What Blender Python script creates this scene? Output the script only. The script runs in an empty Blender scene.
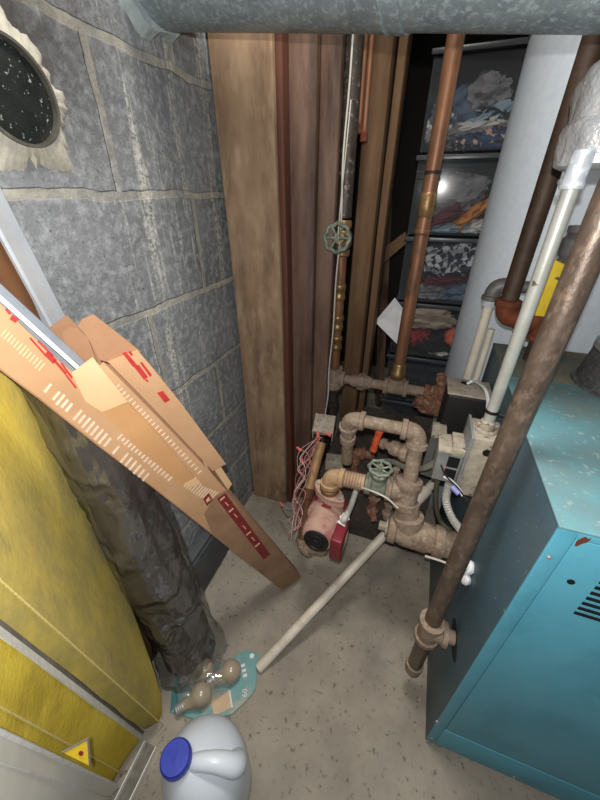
import bpy, bmesh, math, random
from mathutils import Vector, Matrix, noise
random.seed(7)
scene = bpy.context.scene
COL = scene.collection
# ------------------------------------------------------------------ camera numbers
F = 333.0
PITCH = math.atan(205/333.0); YAW = math.atan(140/(333/math.cos(PITCH)))
CAM = Vector((0, 0, 1.06))
FWD = Vector((-math.sin(YAW)*math.cos(PITCH), math.cos(YAW)*math.cos(PITCH), -math.sin(PITCH)))
RGT = Vector((math.cos(YAW), math.sin(YAW), 0))
UPV = Vector((-math.sin(YAW)*math.sin(PITCH), math.cos(YAW)*math.sin(PITCH), math.cos(PITCH)))
def ray(px, py): return FWD + RGT*((px-300)/F) + UPV*(-(py-400)/F)
def PX(px, py, x): d = ray(px, py); return CAM + d*((x-CAM.x)/d.x)
def PY(px, py, y): d = ray(px, py); return CAM + d*((y-CAM.y)/d.y)
def PZ(px, py, z): d = ray(px, py); return CAM + d*((z-CAM.z)/d.z)
def PT(px, py, t): return CAM + ray(px, py)*t
V = Vector
WALLX = -0.517

# ------------------------------------------------------------------ materials
def hexc(r, g, b): 
    f = lambda c: ((c/255)/12.92 if c/255 <= .04045 else (((c/255)+.055)/1.055)**2.4)
    return (f(r), f(g), f(b), 1)
MATS = {}
def mat(name, a, b=None, scale=20, rough=.6, metal=0, bump=.2, bscale=None, speck=None, speck_scale=120, speck_lo=.62, speck_hi=.7, patch=None, patch_scale=6, patch_lo=.5, patch_hi=.6, stretch=(1,1,1), spec=.5, detail=6, bdist=.002):
    if name in MATS: return MATS[name]
    m = bpy.data.materials.new(name); m.use_nodes = True
    nt = m.node_tree; N = nt.nodes; L = nt.links
    bs = N['Principled BSDF']
    bs.inputs['Roughness'].default_value = rough; bs.inputs['Metallic'].default_value = metal
    bs.inputs['Specular IOR Level'].default_value = spec
    tc = N.new('ShaderNodeTexCoord'); mp = N.new('ShaderNodeMapping'); mp.inputs['Scale'].default_value = stretch
    L.new(tc.outputs['Object'], mp.inputs['Vector'])
    def nz(sc, det=detail):
        n = N.new('ShaderNodeTexNoise'); n.inputs['Scale'].default_value = sc; n.inputs['Detail'].default_value = det
        n.inputs['Roughness'].default_value = .62
        L.new(mp.outputs['Vector'], n.inputs['Vector']); return n
    def ramp(src, lo, hi):
        r = N.new('ShaderNodeMapRange'); r.inputs['From Min'].default_value = lo; r.inputs['From Max'].default_value = hi; r.clamp = True
        L.new(src, r.inputs['Value']); return r.outputs['Result']
    def mix(f, c1, c2):
        x = N.new('ShaderNodeMix'); x.data_type = 'RGBA'; L.new(f, x.inputs['Factor'])
        if isinstance(c1, tuple): x.inputs['A'].default_value = c1
        else: L.new(c1, x.inputs['A'])
        if isinstance(c2, tuple): x.inputs['B'].default_value = c2
        else: L.new(c2, x.inputs['B'])
        return x.outputs['Result']
    b = b or tuple(c*.7 for c in a[:3])+(1,)
    col = mix(ramp(nz(scale).outputs['Fac'], .32, .68), a, b)
    if patch: col = mix(ramp(nz(patch_scale).outputs['Fac'], patch_lo, patch_hi), col, patch)
    if speck: col = mix(ramp(nz(speck_scale, 2).outputs['Fac'], speck_lo, speck_hi), col, speck)
    L.new(col, bs.inputs['Base Color'])
    if bump:
        bn = N.new('ShaderNodeBump'); bn.inputs['Strength'].default_value = bump; bn.inputs['Distance'].default_value = bdist
        L.new(nz(bscale or scale*4).outputs['Fac'], bn.inputs['Height']); L.new(bn.outputs['Normal'], bs.inputs['Normal'])
    MATS[name] = m
    return m
def flat(name, c, rough=.5, metal=0): return mat(name, c, tuple(x*.85 for x in c[:3])+(1,), 30, rough, metal, .05)

def wall_mat():
    m = bpy.data.materials.new('concrete_block'); m.use_nodes = True
    nt = m.node_tree; N = nt.nodes; L = nt.links; bs = N['Principled BSDF']; bs.inputs['Roughness'].default_value = .92
    bs.inputs['Specular IOR Level'].default_value = .15
    tc = N.new('ShaderNodeTexCoord')
    sep = N.new('ShaderNodeSeparateXYZ'); L.new(tc.outputs['Object'], sep.inputs[0])
    # distort a little
    nd = N.new('ShaderNodeTexNoise'); nd.inputs['Scale'].default_value = 14; nd.inputs['Detail'].default_value = 4; L.new(tc.outputs['Object'], nd.inputs['Vector'])
    def math_(op, a, b=None, c=None):
        x = N.new('ShaderNodeMath'); x.operation = op
        for i, v in enumerate((a, b, c)):
            if v is None: continue
            if isinstance(v, (int, float)): x.inputs[i].default_value = v
            else: L.new(v, x.inputs[i])
        return x.outputs[0]
    dn = math_('MULTIPLY', math_('SUBTRACT', nd.outputs['Fac'], .5), .018)
    y = math_('ADD', math_('ADD', sep.outputs['Y'], -.53+.203+.406*4), dn)
    z = math_('ADD', math_('ADD', sep.outputs['Z'], -.0475-.2025+.2025*2), dn)
    cb = N.new('ShaderNodeCombineXYZ'); L.new(y, cb.inputs[0]); L.new(z, cb.inputs[1])
    br = N.new('ShaderNodeTexBrick'); br.offset = .5; br.inputs['Scale'].default_value = 1
    br.inputs['Brick Width'].default_value = .406; br.inputs['Row Height'].default_value = .2025
    br.inputs['Mortar Size'].default_value = .008; br.inputs['Mortar Smooth'].default_value = .25
    br.inputs['Color1'].default_value = (0,0,0,1); br.inputs['Color2'].default_value = (.25,.25,.25,1); br.inputs['Mortar'].default_value = (1,1,1,1)
    L.new(cb.outputs[0], br.inputs['Vector'])
    mort = br.outputs['Fac']
    def nz(sc, det=6, vec=None, r=.6):
        n = N.new('ShaderNodeTexNoise'); n.inputs['Scale'].default_value = sc; n.inputs['Detail'].default_value = det; n.inputs['Roughness'].default_value = r
        L.new(vec or tc.outputs['Object'], n.inputs['Vector']); return n.outputs['Fac']
    def ramp(src, lo, hi):
        r = N.new('ShaderNodeMapRange'); r.inputs['From Min'].default_value = lo; r.inputs['From Max'].default_value = hi; L.new(src, r.inputs['Value']); return r.outputs['Result']
    def mix(f, c1, c2):
        x = N.new('ShaderNodeMix'); x.data_type = 'RGBA'
        if isinstance(f, float): x.inputs['Factor'].default_value = f
        else: L.new(f, x.inputs['Factor'])
        for k, c in (('A', c1), ('B', c2)):
            if isinstance(c, tuple): x.inputs[k].default_value = c
            else: L.new(c, x.inputs[k])
        return x.outputs['Result']
    col = mix(ramp(nz(5), .35, .65), hexc(136,139,141), hexc(109,112,114))
    col = mix(ramp(nz(60, 3), .45, .75), col, hexc(170,173,176))
    col = mix(ramp(nz(190, 2), .58, .80), col, hexc(88,94,100))
    mcol = mix(ramp(nz(25), .35, .65), hexc(196,190,172), hexc(150,146,136))
    col = mix(math_('MULTIPLY', mort, math_('ADD', .25, math_('MULTIPLY', ramp(nz(9, 4), .35, .6), .55))), col, mcol)
    # vertical joints and bed joints partly dark: soil; pale drips running down
    mp = N.new('ShaderNodeMapping'); mp.inputs['Scale'].default_value = (1, 34, 1.6); L.new(tc.outputs['Object'], mp.inputs['Vector'])
    drip = ramp(nz(1.0, 5, mp.outputs[0], .7), .56, .63)
    spk = ramp(nz(160, 2), .40, .55)
    col = mix(math_('MULTIPLY', math_('MULTIPLY', drip, spk), .62), col, hexc(215,212,202))
    # dirty damp zone high on the wall around the pipe hole
    dirt = ramp(nz(6, 6), .30, .52)
    up = ramp(sep.outputs['Z'], 1.06, 1.24)
    near = ramp(sep.outputs['Y'], .66, .44)
    col = mix(math_('MULTIPLY', math_('MULTIPLY', up, near), math_('MULTIPLY', dirt, .9)), col, hexc(58,54,52))
    L.new(col, bs.inputs['Base Color'])
    h = math_('ADD', math_('MULTIPLY', mort, -1.2), math_('MULTIPLY', nz(90, 5), .8))
    bp = N.new('ShaderNodeBump'); bp.inputs['Strength'].default_value = .7; bp.inputs['Distance'].default_value = .004; L.new(h, bp.inputs['Height'])
    L.new(bp.outputs[0], bs.inputs['Normal'])
    return m
def plastic_clear(name, op=.18, rough=.08, tint=(.9,.92,.95,1), bump=0):
    m = bpy.data.materials.new(name); m.use_nodes = True
    nt = m.node_tree; N = nt.nodes; L = nt.links; N.remove(N['Principled BSDF'])
    out = N['Material Output']; tr = N.new('ShaderNodeBsdfTransparent'); tr.inputs[0].default_value = (.93,.94,.95,1)
    gl = N.new('ShaderNodeBsdfPrincipled'); gl.inputs['Base Color'].default_value = tint; gl.inputs['Roughness'].default_value = rough; gl.inputs['Specular IOR Level'].default_value = .8
    mx = N.new('ShaderNodeMixShader'); mx.inputs[0].default_value = op
    if bump:
        tc = N.new('ShaderNodeTexCoord'); n = N.new('ShaderNodeTexNoise'); n.inputs['Scale'].default_value = 9; n.inputs['Detail'].default_value = 2; n.inputs['Distortion'].default_value = .8; L.new(tc.outputs['Object'], n.inputs['Vector'])
        bp = N.new('ShaderNodeBump'); bp.inputs['Strength'].default_value = bump; bp.inputs['Distance'].default_value = .045; L.new(n.outputs['Fac'], bp.inputs['Height']); L.new(bp.outputs[0], gl.inputs['Normal'])
        mr = N.new('ShaderNodeMapRange'); mr.inputs['From Min'].default_value = .50; mr.inputs['From Max'].default_value = .66; mr.inputs['To Min'].default_value = op*.6; mr.inputs['To Max'].default_value = min(1, op*1.8)
        L.new(n.outputs['Fac'], mr.inputs['Value']); L.new(mr.outputs[0], mx.inputs[0])
    L.new(tr.outputs[0], mx.inputs[1]); L.new(gl.outputs[0], mx.inputs[2])
    if bump:
        sp = N.new('ShaderNodeBsdfGlossy'); sp.inputs['Roughness'].default_value = .10; L.new(bp.outputs[0], sp.inputs['Normal'])
        m2 = N.new('ShaderNodeMixShader'); m2.inputs[0].default_value = .14; L.new(mx.outputs[0], m2.inputs[1]); L.new(sp.outputs[0], m2.inputs[2]); L.new(m2.outputs[0], out.inputs[0])
    else: L.new(mx.outputs[0], out.inputs[0])
    return m

# ------------------------------------------------------------------ linking
def origin_of(p):
    v = V((0,0,0))
    while p is not None: v += p.location; p = p.parent
    return v
def props(o, label=None, cat=None, group=None, kind=None):
    if label: o['label'] = label
    if cat: o['category'] = cat
    if group: o['group'] = group
    if kind: o['kind'] = kind
    return o
def root(name, loc, label, cat, group=None):
    o = bpy.data.objects.new(name, None); COL.objects.link(o); o.location = V(loc); o.empty_display_size = .03
    return props(o, label, cat, group)
def obj(name, bm, m, parent=None, smooth=True, bevel=0, loc=None, label=None, sub=0, angle=40):
    if bevel:
        bmesh.ops.remove_doubles(bm, verts=bm.verts, dist=1e-6)
    bmesh.ops.recalc_face_normals(bm, faces=bm.faces)
    L0 = V(loc) if loc is not None else None
    if parent is not None:
        bmesh.ops.translate(bm, verts=bm.verts, vec=-origin_of(parent))
    elif L0 is not None:
        bmesh.ops.translate(bm, verts=bm.verts, vec=-L0)
    me = bpy.data.meshes.new(name); bm.to_mesh(me); bm.free()
    o = bpy.data.objects.new(name, me); COL.objects.link(o)
    if parent is not None: o.parent = parent
    elif L0 is not None: o.location = L0
    ms = m if isinstance(m, (list, tuple)) else [m]
    for x in ms: me.materials.append(x)
    if smooth:
        for p in me.polygons: p.use_smooth = True
        try: me.set_sharp_from_angle(angle=math.radians(angle))
        except Exception: pass
    if bevel:
        bv = o.modifiers.new('bevel', 'BEVEL'); bv.width = bevel; bv.segments = 3; bv.limit_method = 'ANGLE'; bv.angle_limit = math.radians(35)
        for p in me.polygons: p.use_smooth = True
    if sub:
        s = o.modifiers.new('sub', 'SUBSURF'); s.levels = sub; s.render_levels = sub
    if label: o['label'] = label
    return o
# ------------------------------------------------------------------ mesh helpers
def NB(): return bmesh.new()
def box(bm, lo, hi, M=None):
    lo, hi = V(lo), V(hi)
    vs = [bm.verts.new((x, y, z)) for x in (lo.x, hi.x) for y in (lo.y, hi.y) for z in (lo.z, hi.z)]
    for f in ((0,1,3,2),(4,6,7,5),(0,4,5,1),(2,3,7,6),(0,2,6,4),(1,5,7,3)): bm.faces.new([vs[i] for i in f])
    if M is not None: bmesh.ops.transform(bm, matrix=M, verts=vs)
    return vs
def hexa(bm, pts):   # 8 points: bottom ring 4, top ring 4
    vs = [bm.verts.new(p) for p in pts]
    for f in ((3,2,1,0),(4,5,6,7),(0,1,5,4),(1,2,6,5),(2,3,7,6),(3,0,4,7)): bm.faces.new([vs[i] for i in f])
    return vs
def frame_for(d):
    d = d.normalized(); a = V((0,0,1)) if abs(d.z) < .9 else V((1,0,0))
    u = d.cross(a).normalized(); return u, d.cross(u).normalized()
def sweep(bm, pts, rad, n=16, cap=True):
    pts = [V(p) for p in pts]; k = len(pts)
    rs = rad if isinstance(rad, (list, tuple)) else [rad]*k
    rings = []; u = None
    for i, p in enumerate(pts):
        d = (pts[min(i+1,k-1)]-pts[max(i-1,0)])
        if d.length < 1e-9: d = V((0,0,1))
        d.normalize()
        if u is None: u, w = frame_for(d)
        else:
            u = (u - d*u.dot(d)); 
            if u.length < 1e-6: u, w = frame_for(d)
            u.normalize(); w = d.cross(u)
        rings.append([bm.verts.new(p + (u*math.cos(2*math.pi*j/n)+w*math.sin(2*math.pi*j/n))*rs[i]) for j in range(n)])
    for a, b in zip(rings, rings[1:]):
        for j in range(n): bm.faces.new((a[j], a[(j+1)%n], b[(j+1)%n], b[j]))
    if cap: bm.faces.new(rings[0][::-1]); bm.faces.new(rings[-1])
    return bm
def cyl(bm, a, b, r, n=20, r2=None): return sweep(bm, [a, b], [r, r if r2 is None else r2], n)
def lathe(bm, base, axis, prof, n=28):
    """prof: list of (distance along axis, radius)"""
    base, axis = V(base), V(axis).normalized(); u, w = frame_for(axis); rings = []
    for h, r in prof:
        rings.append([bm.verts.new(base+axis*h+(u*math.cos(2*math.pi*j/n)+w*math.sin(2*math.pi*j/n))*max(r,1e-4)) for j in range(n)])
    for a, b in zip(rings, rings[1:]):
        for j in range(n): bm.faces.new((a[j], a[(j+1)%n], b[(j+1)%n], b[j]))
    bm.faces.new(rings[0][::-1]); bm.faces.new(rings[-1]); return bm
def spline(pts, n=10):
    pts = [V(p) for p in pts]; out = []
    P = [pts[0]*2-pts[1]]+pts+[pts[-1]*2-pts[-2]]
    for i in range(1, len(P)-2):
        for k in range(n):
            t = k/n; a, b, c, d = P[i-1:i+3]
            out.append(.5*((2*b)+(c-a)*t+(2*a-5*b+4*c-d)*t*t+(3*b-a-3*c+d)*t**3))
    out.append(pts[-1]); return out
def corner(a, c, b, r, n=8):
    """rounded corner a-c-b"""
    a, c, b = V(a), V(c), V(b); d1 = (a-c).normalized(); d2 = (b-c).normalized()
    p, q = c+d1*r, c+d2*r
    return [p*(1-t)**2+c*2*t*(1-t)+q*t*t for t in [i/n for i in range(n+1)]]
def elbow_bm(a, c, b, r, rp):
    """fitting: bend with beads; r fitting radius, rp leg length"""
    bm = NB(); pts = corner(a, c, b, rp, 10); d1 = (V(a)-V(c)).normalized(); d2 = (V(b)-V(c)).normalized()
    sweep(bm, [pts[0]+d1*rp*.25]+pts+[pts[-1]+d2*rp*.25], r, 18)
    for p, d in ((pts[0]+d1*rp*.25, d1), (pts[-1]+d2*rp*.25, d2)):
        lathe(bm, p-d*r*.35, d, [(0, r), (r*.08, r*1.2), (r*.6, r*1.2), (r*.68, r*1.02)])
    return bm
def tee_bm(a, b, c0, c1, r):
    """run a-b with branch from c0 to c1"""
    bm = NB(); a, b, c0, c1 = V(a), V(b), V(c0), V(c1)
    d = (b-a).normalized(); Ln = (b-a).length
    lathe(bm, a, d, [(0, r*1.0), (0, r*1.2), (r*.5, r*1.2), (r*.58, r), (Ln-r*.58, r), (Ln-r*.5, r*1.2), (Ln, r*1.2), (Ln, r)])
    e = (c1-c0); l2 = e.length
    lathe(bm, c0, e, [(0, r*.95), (l2-r*.5, r*.95), (l2-r*.45, r*1.18), (l2, r*1.18), (l2, r*.9)])
    return bm
def hexnut(bm, a, d, r, h):
    lathe(bm, a, d, [(0, r*.9), (h*.1, r), (h*.9, r), (h, r*.9)], 6)
def poly_sheet(bm, pts, th, nrm=None):
    pts = [V(p) for p in pts]
    n = nrm or (pts[1]-pts[0]).cross(pts[2]-pts[0]).normalized()
    if n.dot(pts[0]-CAM) < 0: n = -n
    A = [bm.verts.new(p) for p in pts]; B = [bm.verts.new(p+n*th) for p in pts]
    bm.faces.new(A); bm.faces.new(B[::-1])
    for i in range(len(pts)): j = (i+1) % len(pts); bm.faces.new((A[i], B[i], B[j], A[j]))
    return bm
def roughen(bm, amp, sc, seed=0):
    bm.normal_update()
    off = V((seed*3.1, seed*1.7, seed*.9)); 
    moves = [(v, v.normal*noise.noise(v.co*sc+off)*amp) for v in bm.verts]
    for v, m in moves: v.co += m
    return bm
def wheel(parent, c, axis, R, m, name='handwheel'):
    """valve handwheel: rim, spokes and hub"""
    bm = NB(); axis = V(axis).normalized(); u, w = frame_for(axis); c = V(c); n = 40
    rim = [c+(u*math.cos(2*math.pi*i/n)+w*math.sin(2*math.pi*i/n))*R*(1+.06*math.cos(8*2*math.pi*i/n)) for i in range(n)]
    rings = []
    for i in range(n):
        d = (rim[(i+1)%n]-rim[i-1]).normalized(); s = d.cross(axis).normalized()
        rings.append([bm.verts.new(rim[i]+(s*math.cos(t)+axis*math.sin(t))*R*.15) for t in [2*math.pi*k/8 for k in range(8)]])
    for i in range(n):
        a, b = rings[i], rings[(i+1)%n]
        for j in range(8): bm.faces.new((a[j], a[(j+1)%8], b[(j+1)%8], b[j]))
    for k in range(6):
        t = 2*math.pi*k/6; d = u*math.cos(t)+w*math.sin(t)
        sweep(bm, [c+d*R*.15-axis*R*.1, c+d*R], R*.09, 8)
    lathe(bm, c-axis*R*.25, axis, [(0,R*.25),(R*.4,R*.25),(R*.42,R*.14),(R*.6,R*.14)], 10)
    return obj(name, bm, m, parent)
def text_bm(s, size, M, ext=.0004):
    cu = bpy.data.curves.new('t', 'FONT'); cu.body = s; cu.size = size; cu.extrude = ext; cu.align_x = 'CENTER'; cu.align_y = 'CENTER'
    o = bpy.data.objects.new('t', cu); COL.objects.link(o)
    dg = bpy.context.evaluated_depsgraph_get(); me = bpy.data.meshes.new_from_object(o.evaluated_get(dg))
    bm = NB(); bm.from_mesh(me); bmesh.ops.transform(bm, matrix=M, verts=bm.verts)
    bpy.data.objects.remove(o); bpy.data.curves.remove(cu); bpy.data.meshes.remove(me); return bm
def basis(o, x, y):
    x = V(x).normalized(); z = x.cross(V(y)).normalized(); y = z.cross(x)
    M = Matrix((x, y, z)).transposed().to_4x4(); M.translation = V(o); return M

# ------------------------------------------------------------------ palette
M_BLOCK = wall_mat()
M_FLOOR = mat('concrete_floor', hexc(168,160,146), hexc(138,131,120), 7, .9, 0, .5, 60, speck=hexc(108,102,92), speck_scale=70, speck_lo=.60, speck_hi=.72, patch=hexc(118,114,104), patch_scale=3.2, patch_lo=.55, patch_hi=.72, spec=.2)
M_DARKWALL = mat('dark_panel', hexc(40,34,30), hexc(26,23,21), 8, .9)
M_TIMBER = mat('pale_timber', hexc(172,146,118), hexc(142,116,92), 9, .85, 0, .4, 40, speck=hexc(186,160,134), speck_scale=14, speck_lo=.52, speck_hi=.8, patch=hexc(104,82,64), patch_scale=5, patch_lo=.50, patch_hi=.72, stretch=(2.2,2.2,.8), spec=.2)
M_DARKTIMBER = mat('dark_stained_timber', hexc(128,104,90), hexc(96,72,60), 7, .6, 0, .3, 30, patch=hexc(58,42,34), patch_scale=4, patch_lo=.48, patch_hi=.68, stretch=(2.6,2.6,.5), spec=.3)
M_STUD = mat('stud_timber', hexc(116,90,66), hexc(84,64,46), 8, .8, 0, .4, 30, stretch=(3,3,.5), spec=.2)
M_BROWNBOARD = mat('brown_board', hexc(116,76,44), hexc(88,56,32), 8, .8, 0, .3, 30, stretch=(5,5,.7))
def galv(name, a, b, sc, rough=.42, metal=.75):
    m = mat(name, a, b, sc*.3, rough, metal, .15, sc, speck=tuple(min(1,x*1.35) for x in a[:3])+(1,), speck_scale=sc*1.5, speck_lo=.5, speck_hi=.68); return m
M_DUCT = galv('galvanised_duct', hexc(158,170,174), hexc(126,138,144), 90, .42, .35)
M_GALV = galv('galvanised_steel', hexc(206,212,218), hexc(184,190,198), 60, .45, .15)
M_IRON = mat('dusty_iron', hexc(158,140,122), hexc(130,112,96), 40, .85, .1, .5, 160, speck=hexc(178,162,146), speck_scale=120, speck_lo=.5, speck_hi=.8, patch=hexc(96,80,68), patch_scale=18, patch_lo=.55, patch_hi=.78, spec=.25)
M_IRONRUST = mat('rusty_iron', hexc(142,104,84), hexc(106,72,56), 45, .9, .1, .7, 120, speck=hexc(178,140,116), speck_scale=80, speck_lo=.5, speck_hi=.7, spec=.2)
M_BLACKPIPE = mat('black_pipe', hexc(78,70,64), hexc(50,44,40), 40, .5, .4, .3, 120, speck=hexc(128,118,106), speck_scale=90, speck_lo=.58, speck_hi=.72)
M_BROWNPIPE = mat('brown_pipe', hexc(116,100,88), hexc(84,70,60), 30, .40, .35, .35, 150, speck=hexc(142,122,106), speck_scale=110, speck_lo=.5, speck_hi=.8, stretch=(1,1,.5))
M_GASPIPE = mat('gas_pipe', hexc(84,66,52), hexc(62,46,36), 40, .6, .3, .3, 150)
M_RUST = mat('rust', hexc(128,66,38), hexc(84,44,30), 60, .9, .1, .6, 200)
M_COPPER = mat('old_copper', hexc(158,112,82), hexc(116,82,62), 14, .45, .45, .2, 60, speck=hexc(96,76,62), speck_scale=40, speck_lo=.55, speck_hi=.72, patch=hexc(108,74,54), patch_scale=10, patch_lo=.5, patch_hi=.65, stretch=(1,1,.4))
M_BRASS = mat('brass', hexc(160,128,84), hexc(122,98,66), 50, .4, .6, .3, 120)
M_TANK = mat('grey_enamel', hexc(200,209,217), hexc(190,199,208), 60, .4, 0, .12, 180, spec=.5)
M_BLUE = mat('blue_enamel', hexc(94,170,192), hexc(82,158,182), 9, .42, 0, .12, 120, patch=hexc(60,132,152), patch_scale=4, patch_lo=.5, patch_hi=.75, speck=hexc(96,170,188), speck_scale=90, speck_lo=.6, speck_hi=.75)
M_BLUESIDE = mat('shaded_blue_enamel_side', hexc(72,98,110), hexc(60,84,96), 8, .5, 0, .12, 120, patch=hexc(78,90,96), patch_scale=5, patch_lo=.48, patch_hi=.7, speck=hexc(130,150,156), speck_scale=90, speck_lo=.68, speck_hi=.75)  # darker, greyer copy of the enamel; the side's shade is put into the colour
M_BLUETOP = mat('dusty_blue_top', hexc(100,150,158), hexc(88,136,148), 10, .75, 0, .2, 90, patch=hexc(112,126,122), patch_scale=5, patch_lo=.44, patch_hi=.68, speck=hexc(156,170,164), speck_scale=90, speck_lo=.60, speck_hi=.75)
M_TOPDUST = mat('dusty_brown_top', hexc(122,118,98), hexc(96,96,86), 12, .9, 0, .3, 90, patch=hexc(84,100,104), patch_scale=9, patch_lo=.5, patch_hi=.7)
M_BLACK = mat('black_paint', hexc(24,23,23), hexc(14,14,14), 40, .6, 0, .1)
M_HOLE = flat('dark_opening', hexc(8,8,9), .9)
M_DUST = mat('dusty_beige_metal', hexc(186,176,158), hexc(150,140,124), 60, .9, 0, .4, 160, speck=hexc(96,90,82), speck_scale=110, speck_lo=.62, speck_hi=.7)
M_GREYBOX = mat('grey_steel', hexc(176,178,176), hexc(140,144,146), 30, .5, .4, .15)
M_PVC = mat('white_pvc', hexc(226,218,202), hexc(206,196,178), 20, .45, 0, .05, patch=hexc(176,164,144), patch_scale=12, patch_lo=.55, patch_hi=.75)
M_EMT = mat('painted_conduit', hexc(212,214,208), hexc(190,190,180), 30, .35, .35, .1, speck=hexc(110,100,84), speck_scale=60, speck_lo=.68, speck_hi=.75)
M_GREYPVC = mat('grey_fitting', hexc(120,118,116), hexc(96,94,92), 40, .5, .2)
M_FLEX = mat('grey_flex', hexc(132,130,120), hexc(108,106,98), 60, .7)
M_FLEXW = mat('pale_flex', hexc(196,194,186), hexc(160,158,152), 60, .6)
M_WHITE = mat('white_plastic', hexc(232,234,236), hexc(216,218,220), 20, .4, 0, .05)
M_YELLOW = mat('yellow_plastic', hexc(236,206,52), hexc(214,180,40), 30, .5, 0, .2)
M_REDPUMP = mat('red_paint_dusty', hexc(150,52,60), hexc(120,36,44), 30, .6, 0, .2, patch=hexc(186,156,140), patch_scale=20, patch_lo=.45, patch_hi=.6)
M_PUMPTOP = mat('dusty_pump', hexc(190,160,142), hexc(166,122,112), 30, .8, 0, .3, 120, patch=hexc(150,76,76), patch_scale=16, patch_lo=.56, patch_hi=.68)
M_REDBOX = mat('red_cover', hexc(134,40,52), hexc(108,30,40), 30, .45, 0, .05)
M_REDWIRE = flat('red_wire', hexc(176,84,80)); M_PINKWIRE = flat('faded_pink_wire', hexc(196,140,136)); M_WHITEWIRE = flat('white_wire', hexc(206,200,190)); M_BLACKWIRE = flat('black_wire', hexc(26,24,24))
M_NUT = flat('red_wire_nut', hexc(226,110,100)); M_ORANGE = mat('orange_handle', hexc(214,98,58), hexc(180,74,44), 60, .5)
M_GREENWHEEL = mat('worn_green_iron', hexc(138,150,136), hexc(104,116,104), 60, .6, .3, .3, speck=hexc(170,176,164), speck_scale=90, speck_lo=.55, speck_hi=.7)
M_CARD = mat('cardboard', hexc(200,160,122), hexc(184,144,108), 12, .8, 0, .15, 60, spec=.25)
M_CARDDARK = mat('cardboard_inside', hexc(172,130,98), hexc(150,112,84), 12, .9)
M_CARDLIGHT = mat('cardboard_flap', hexc(228,190,148), hexc(216,176,134), 12, .75, 0, .1)
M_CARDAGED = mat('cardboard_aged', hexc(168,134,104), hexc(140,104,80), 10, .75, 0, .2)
M_PRINTRED = mat('red_print', hexc(192,54,48), hexc(168,42,40), 60, .7); M_PRINTDARKRED = mat('dark_red_print', hexc(142,44,44), hexc(122,34,36), 60, .7)
M_PRINTWHITE = mat('pale_print', hexc(238,218,196), hexc(222,196,168), 60, .6); M_PRINTPALE = mat('faint_print', hexc(232,196,158), hexc(224,184,144), 60, .7)
M_FOAM = mat('yellow_foam', hexc(226,202,80), hexc(204,180,66), 14, .95, 0, .6, 120, patch=hexc(156,132,52), patch_scale=5, patch_lo=.5, patch_hi=.72, spec=.1)
M_FOAMSIDE = mat('mottled_yellow_foam', hexc(232,204,84), hexc(200,180,100), 5, .95, 0, .6, 120, patch=hexc(142,134,96), patch_scale=3.2, patch_lo=.38, patch_hi=.58, spec=.1, stretch=(1,1,.5))  # yellow foam with large random olive-grey patches
M_SEAM = mat('pale_stitching', hexc(236,222,148), hexc(214,194,110), 200, .8)
M_GREYSTRIP = mat('grey_edging', hexc(128,122,112), hexc(100,96,88), 60, .8)
M_TRIM = mat('grey_trim_metal', hexc(150,156,162), hexc(132,138,146), 20, .4, .1, .05)
M_STUDMETAL = mat('smooth_galvanised', hexc(202,208,214), hexc(186,192,200), 14, .42, .15, .08)
M_SILVER = mat('silver_strip', hexc(236,236,232), hexc(214,214,210), 80, .5, 0)
M_ALU = mat('pale_aluminium', hexc(232,230,220), hexc(220,218,208), 10, .5, 0, .1)
M_JUG = mat('white_jug', hexc(218,226,234), hexc(208,218,228), 6, .35, 0, .05); M_CAP = mat('blue_cap', hexc(40,62,176), hexc(32,50,156), 30, .4)
M_TEAL = mat('teal_card', hexc(120,164,162), hexc(96,148,152), 20, .6, 0, .1, patch=hexc(158,166,152), patch_scale=18, patch_lo=.5, patch_hi=.65)
M_BULB = mat('dusty_bulb', hexc(176,162,142), hexc(158,144,126), 30, .22, 0, .1, spec=.7); M_CREAM = mat('cream_label', hexc(216,192,160), hexc(200,174,142), 30, .7)
M_BLACKFOAM = mat('dark_roll', hexc(92,84,80), hexc(58,52,50), 14, .7, 0, .5, 60, speck=hexc(96,88,84), speck_scale=24, speck_lo=.55, speck_hi=.75)
M_FILM = plastic_clear('clear_film', .34, .08, (.13,.12,.115,1), 1.0)
M_BIN = plastic_clear('clear_bin_plastic', .075, .12, (.26,.28,.30,1))
M_FOIL = mat('foil_wrap', hexc(236,238,240), hexc(214,216,220), 8, .3, .55, .8, 12, bdist=.015)
M_LUMP = {k: mat('cloth_'+k, a, b, sc, .95, 0, .4, 60) for k, a, b, sc in (
    ('grey', hexc(150,146,144), hexc(110,108,110), 20), ('charcoal', hexc(48,48,54), hexc(32,32,38), 20), ('slate', hexc(108,124,144), hexc(80,94,116), 18),
    ('white', hexc(226,222,214), hexc(196,192,186), 14), ('paleblue', hexc(168,188,198), hexc(140,160,174), 16), ('maroon', hexc(118,36,54), hexc(92,26,42), 20),
    ('orange', hexc(218,146,60), hexc(196,124,48), 20), ('coral', hexc(214,104,76), hexc(182,80,60), 20), ('cream', hexc(206,186,160), hexc(176,156,134), 16), ('black', hexc(26,26,30), hexc(16,16,20), 20), ('red', hexc(176,50,58), hexc(140,36,44), 20))}
M_FLORAL = mat('cloth_floral', hexc(66,84,120), hexc(52,68,104), 20, .95, 0, .2, speck=hexc(212,172,140), speck_scale=48, speck_lo=.57, speck_hi=.59)
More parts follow.
